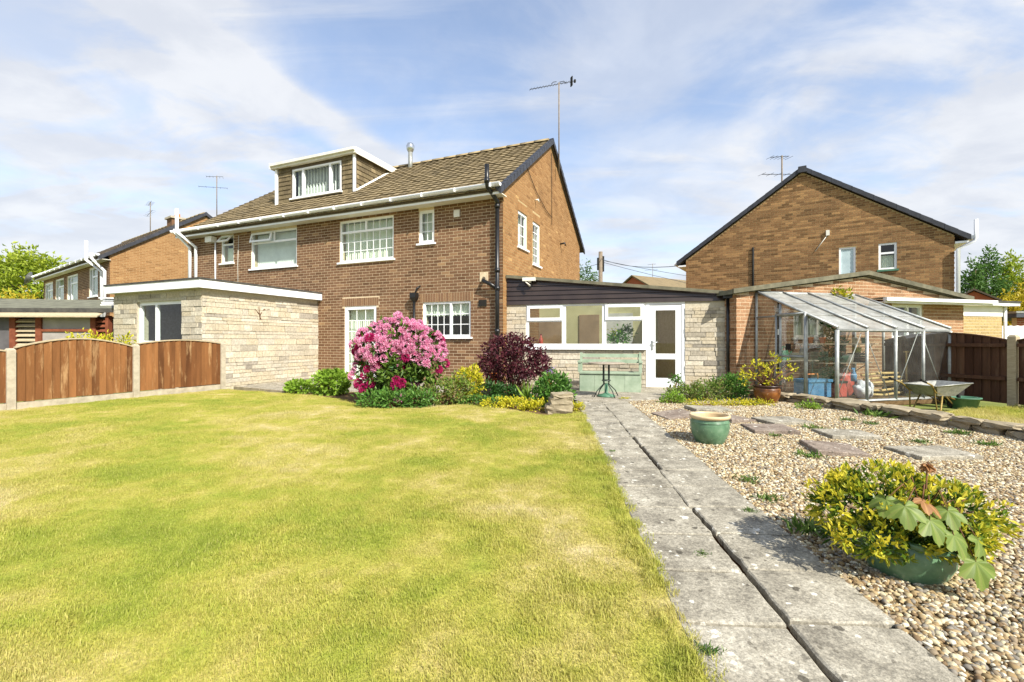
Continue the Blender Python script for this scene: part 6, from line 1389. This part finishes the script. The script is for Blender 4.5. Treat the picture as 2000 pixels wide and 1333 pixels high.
for i, (x, y, h, lab) in enumerate(WD):
    t = thing('weed', lab, 'weed', (x, y, g0(y) + .01), 0, 'weeds in the gravel'); rng = np.random.default_rng(700 + i); n = 70; sp_ = h * 1.5
    V, T = leaf_arrays(rng.normal(size=(n, 3)) * np.array([sp_ * .6, sp_ * .45, 0]), rng.normal(size=(n, 3)) * np.array([.7, .7, .2]) + np.array([0, 0, .8]), h * (.5 + .7 * rng.random(n)), .16 if h < .11 else .25, .03, .25); link('leaves', np_mesh('leaves', V, T, np.repeat(rng.random(n), 2), 'weed' if i not in (13,) else 'leaf_gold'), t)
plant('bushy_plant', 'loose yellow green bush showing above the worn brown fence', 'shrub', (-8.3, 8.9, 0), [(0, 0, .95, .35, .3, .25), (.35, .05, .85, .3, .3, .25), (-.35, 0, .8, .3, .3, .22), (.7, 0, .95, .12, .12, .2)], 240, 6, .07, 'leaf_gold', 660, nst=20, jitter=.04)

# ------------------------------------------------------------------ trees and far things
def tree(name, label, loc, trunk_h, blobs, n, per, size, mat, seed, r0=.2, group=None):
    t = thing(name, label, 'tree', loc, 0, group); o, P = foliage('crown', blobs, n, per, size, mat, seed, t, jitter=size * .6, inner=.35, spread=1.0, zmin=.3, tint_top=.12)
    mb = MB(); r = random.Random(seed); top = Vector((0, 0, trunk_h)); mb.tube([(0, 0, -.2), (r.uniform(-.1, .1), .05, trunk_h * .5), top], [r0, r0 * .8, r0 * .6], 9)
    for k in range(16):
        p = Vector(P[r.randrange(len(P))]); m_ = top.lerp(p, .5) + Vector((0, 0, .1)); mb.tube([top - Vector((0, 0, trunk_h * .3 * r.random())), m_, p], [r0 * .45, r0 * .25, r0 * .08], 6)
    mb.build('trunk', 'bark', t); return t
TG = 'trees beyond the houses on the left'
tree('broadleaf_tree', 'bright green broadleaf tree rising behind the felt-roofed workshop', (-38.5, 36.5, 0), 3.5, [(0, 0, 5.4, 2.6, 2.6, 2.6), (-1.9, 0, 5.0, 1.9, 1.9, 2.2), (1.9, 0, 5.1, 1.8, 1.8, 2.2), (.6, 0, 7.0, 1.4, 1.4, 1.6), (-.9, 0, 6.9, 1.3, 1.3, 1.6), (2.7, 0, 5.8, 1.0, 1.0, 1.4), (-2.6, 0, 6.0, .8, .8, 1.3), (0, 0, 3.2, 3.2, 2.8, 1.8)], 900, 8, .34, 'leaf_tree', 801, .3, TG)
tree('golden_conifer', 'golden yellow conifer in front of the bright green broadleaf tree', (-33.0, 30.6, 0), 2.0, [(0, 0, 2.4, 1.9, 1.6, 2.0), (-1.7, 0, 2.2, 1.6, 1.4, 1.8), (1.6, 0, 1.8, 1.2, 1.2, 1.7), (-3.4, 0, 2.3, 1.4, 1.2, 1.9)], 620, 8, .26, 'leaf_golden_tree', 802, .2, TG)
tree('broadleaf_tree', 'darker green tree cut off by the picture edge behind the workshop', (-43.5, 38, 0), 3, [(0, 0, 4.4, 2.4, 2.2, 3.0), (.6, 0, 6.1, 1.5, 1.4, 1.5), (-1.8, 0, 5.4, 1.8, 1.8, 2.2)], 520, 8, .32, 'leaf_poplar', 803, .3, TG)
bpy.data.objects['broadleaf_tree.001']['label'] = 'darker green tree beside the bright green one behind the workshop'
tree('broadleaf_tree', 'small tree top showing over the roof ridge of the distant brick house', lpt(-7.6, 14, 0), 5, [(0, 0, 8.6, 1.4, 1.3, 1.5), (1, 0, 8.2, 1.0, 1.0, 1.0)], 220, 8, .3, 'leaf_golden_tree', 804, .2, TG)
PG = 'poplars right of the brick house'
def poplar(label, loc, h, w, mat, seed, n, g=PG): return tree('poplar_tree', label, loc, h * .5, [(0, 0, h * .45, w, w, h * .36), (0, 0, h * .68, w * .72, w * .72, h * .24), (.1, 0, h * .86, w * .38, w * .38, h * .15), (w * .25, 0, h * .3, w * .9, w * .8, h * .24)], n, 8, .26, mat, seed, .18, g)
poplar('slim dark poplar standing apart nearest the right-hand brick gable', (34.2, 33.8, 0), 7.2, .85, 'leaf_poplar', 811, 420)
poplar('tall dark poplar with a leaning pointed top', (36.2, 34.6, 0), 8.0, 1.15, 'leaf_poplar', 812, 520)
poplar('poplar with yellow green lower leaves beside the tall dark one', (38.2, 34.8, 0), 7.7, 1.3, 'leaf_tree', 813, 560)
tree('broadleaf_tree', 'broad yellow green tree filling the gap beyond the dark fence', (38.0, 33.4, 0), 2, [(0, 0, 3.0, 2.0, 1.8, 2.3), (-2.0, 0, 2.6, 1.4, 1.3, 2.0), (1.8, 0, 3.4, 1.8, 1.6, 2.4)], 760, 8, .28, 'leaf_golden_tree', 814, .2, PG)
CG = 'columnar trees behind the conservatory roof'
for (x, hh, w, lab) in ((1131, 10.3, .75, 'columnar tree tight against the far edge of the orange gable'), (1147, 9.9, .8, 'columnar tree between the gable and the telegraph pole'), (1160, 9.0, .6, 'shorter columnar tree just left of the telegraph pole')): poplar(lab, ((x - 1000) / 889 * 52, 52, 0), hh, w, 'leaf_poplar', int(x), 260, CG)
tp = thing('telegraph_pole', 'wooden telegraph pole between the two houses', 'pole', (5.84, 30, 0)); MB().tube([(0, 0, -.2), (0, 0, 6.9)], [.16, .13], 10).build('shaft', 'pole', tp); MB().box(-.22, -.12, -.1, .1, 5.7, 6.5).box(.12, .22, -.1, .1, 5.6, 6.6).build('junction_box', 'dark', tp)
for k, (q, lab) in enumerate(((tuple(rpt(-.2, .5, 4.1)), 'overhead wire sagging from the pole to the mottled gable eaves'), ((24, 33, 4.4), 'overhead wire passing above the far roof towards the right'), ((20, 30, 3.4), 'lowest overhead wire running right behind the mottled house'), ((-1.5, 32, 5.1), 'overhead wire running from the pole behind the orange gable'))):
    a = Vector((5.84, 30, 6.45 - .1 * k)); b = Vector(q); mb = MB(); mb.tube([a.lerp(b, t / 8) - Vector((0, 0, .9 * 4 * (t / 8) * (1 - t / 8) * .3)) for t in range(9)], .014, 4); tagit(mb.build('overhead_wire', 'slate'), lab, 'wire', 'wires from the telegraph pole')
def far_house(label, loc, rz, w, d, e, p, wall, rf_):
    t = thing('far_house', label, 'house', loc, rz); MB().box(0, w, 0, d, -.1, e).prism([(w, 0, e), (0, 0, e), (w / 2, 0, p)], [(w, d, e), (0, d, e), (w / 2, d, p)]).build('wall', wall, t)
    for s in (0, 1):
        q = [(-.3, e - .15), (w / 2, p + .06), (w / 2, p + .18), (-.3, e - .03)] if s == 0 else [(w / 2, p + .059), (w + .3, e - .15), (w + .3, e - .03), (w / 2, p + .179)]
        MB().prism([(x, -.2, z) for x, z in q], [(x, d + .2, z) for x, z in q]).build('roof_slope', rf_, t)
    MB().box(w * .35, w * .65, -.05, -.01, 1.0, 2.1).build('window', 'glass', t); return t
far_house('far red brick house with white-edged gable among the poplars', (29.7, 30.6, 0), R(-45), 1.9, 5, 3.7, 4.3, 'brick_red', 'tile_dark')
far_house('far house roof just showing over the conservatory roof', (9.3, 46, 0), R(-60), 8, 10, 4.9, 7.0, 'brick_red', 'tile')
aerial('tv_aerial', 'tiny far aerial over the roof seen above the conservatory', (13.6, 44, 6.5), 2.0, R(10), 'double', s=.9)
LGR = thing('flat_roofed_garage', 'distant low red brick garage with dark fascia beyond the fence', 'garage', (20.2, 18.2, 0), R(-12))
core(MB(), FR, 0, 6, -.1, 1.95, []).build('wall', 'mortar', LGR); pc = Pieces(LGR, 0); pc.add(LGR, FR, 0, courses(0, 3, .6, 1.95, [], seed=5, **BRK), 'brick_red', 6); pc.finish('brick', 'brickwork'); MB().box(-.2, 6.2, -.25, 4, 1.96, 2.12).build('fascia', 'slate', LGR); MB().box(-.22, 6.2, -.27, 4, 2.121, 2.2).build('flat_roof', 'galv', LGR)
LWH = thing('corrugated_lean_to', 'white corrugated sheet roof low beyond the dark fence', 'lean-to', (14.9, 14.2, 0), R(-8))
for k in range(14): MB().prism([(k * .2, 0, 1.06), (k * .2 + .2, 0, 1.06), (k * .2 + .2, 1.6, 1.5), (k * .2, 1.6, 1.5)], [(k * .2, 0, 1.085), (k * .2 + .11, 0, 1.11), (k * .2 + .11, 1.6, 1.55), (k * .2, 1.6, 1.525)]).build('roof_sheet', 'upvc_old', LWH)
MB().box(0, 2.8, .1, 1.5, -.1, 1.05).build('wall', 'tub_green', LWH)
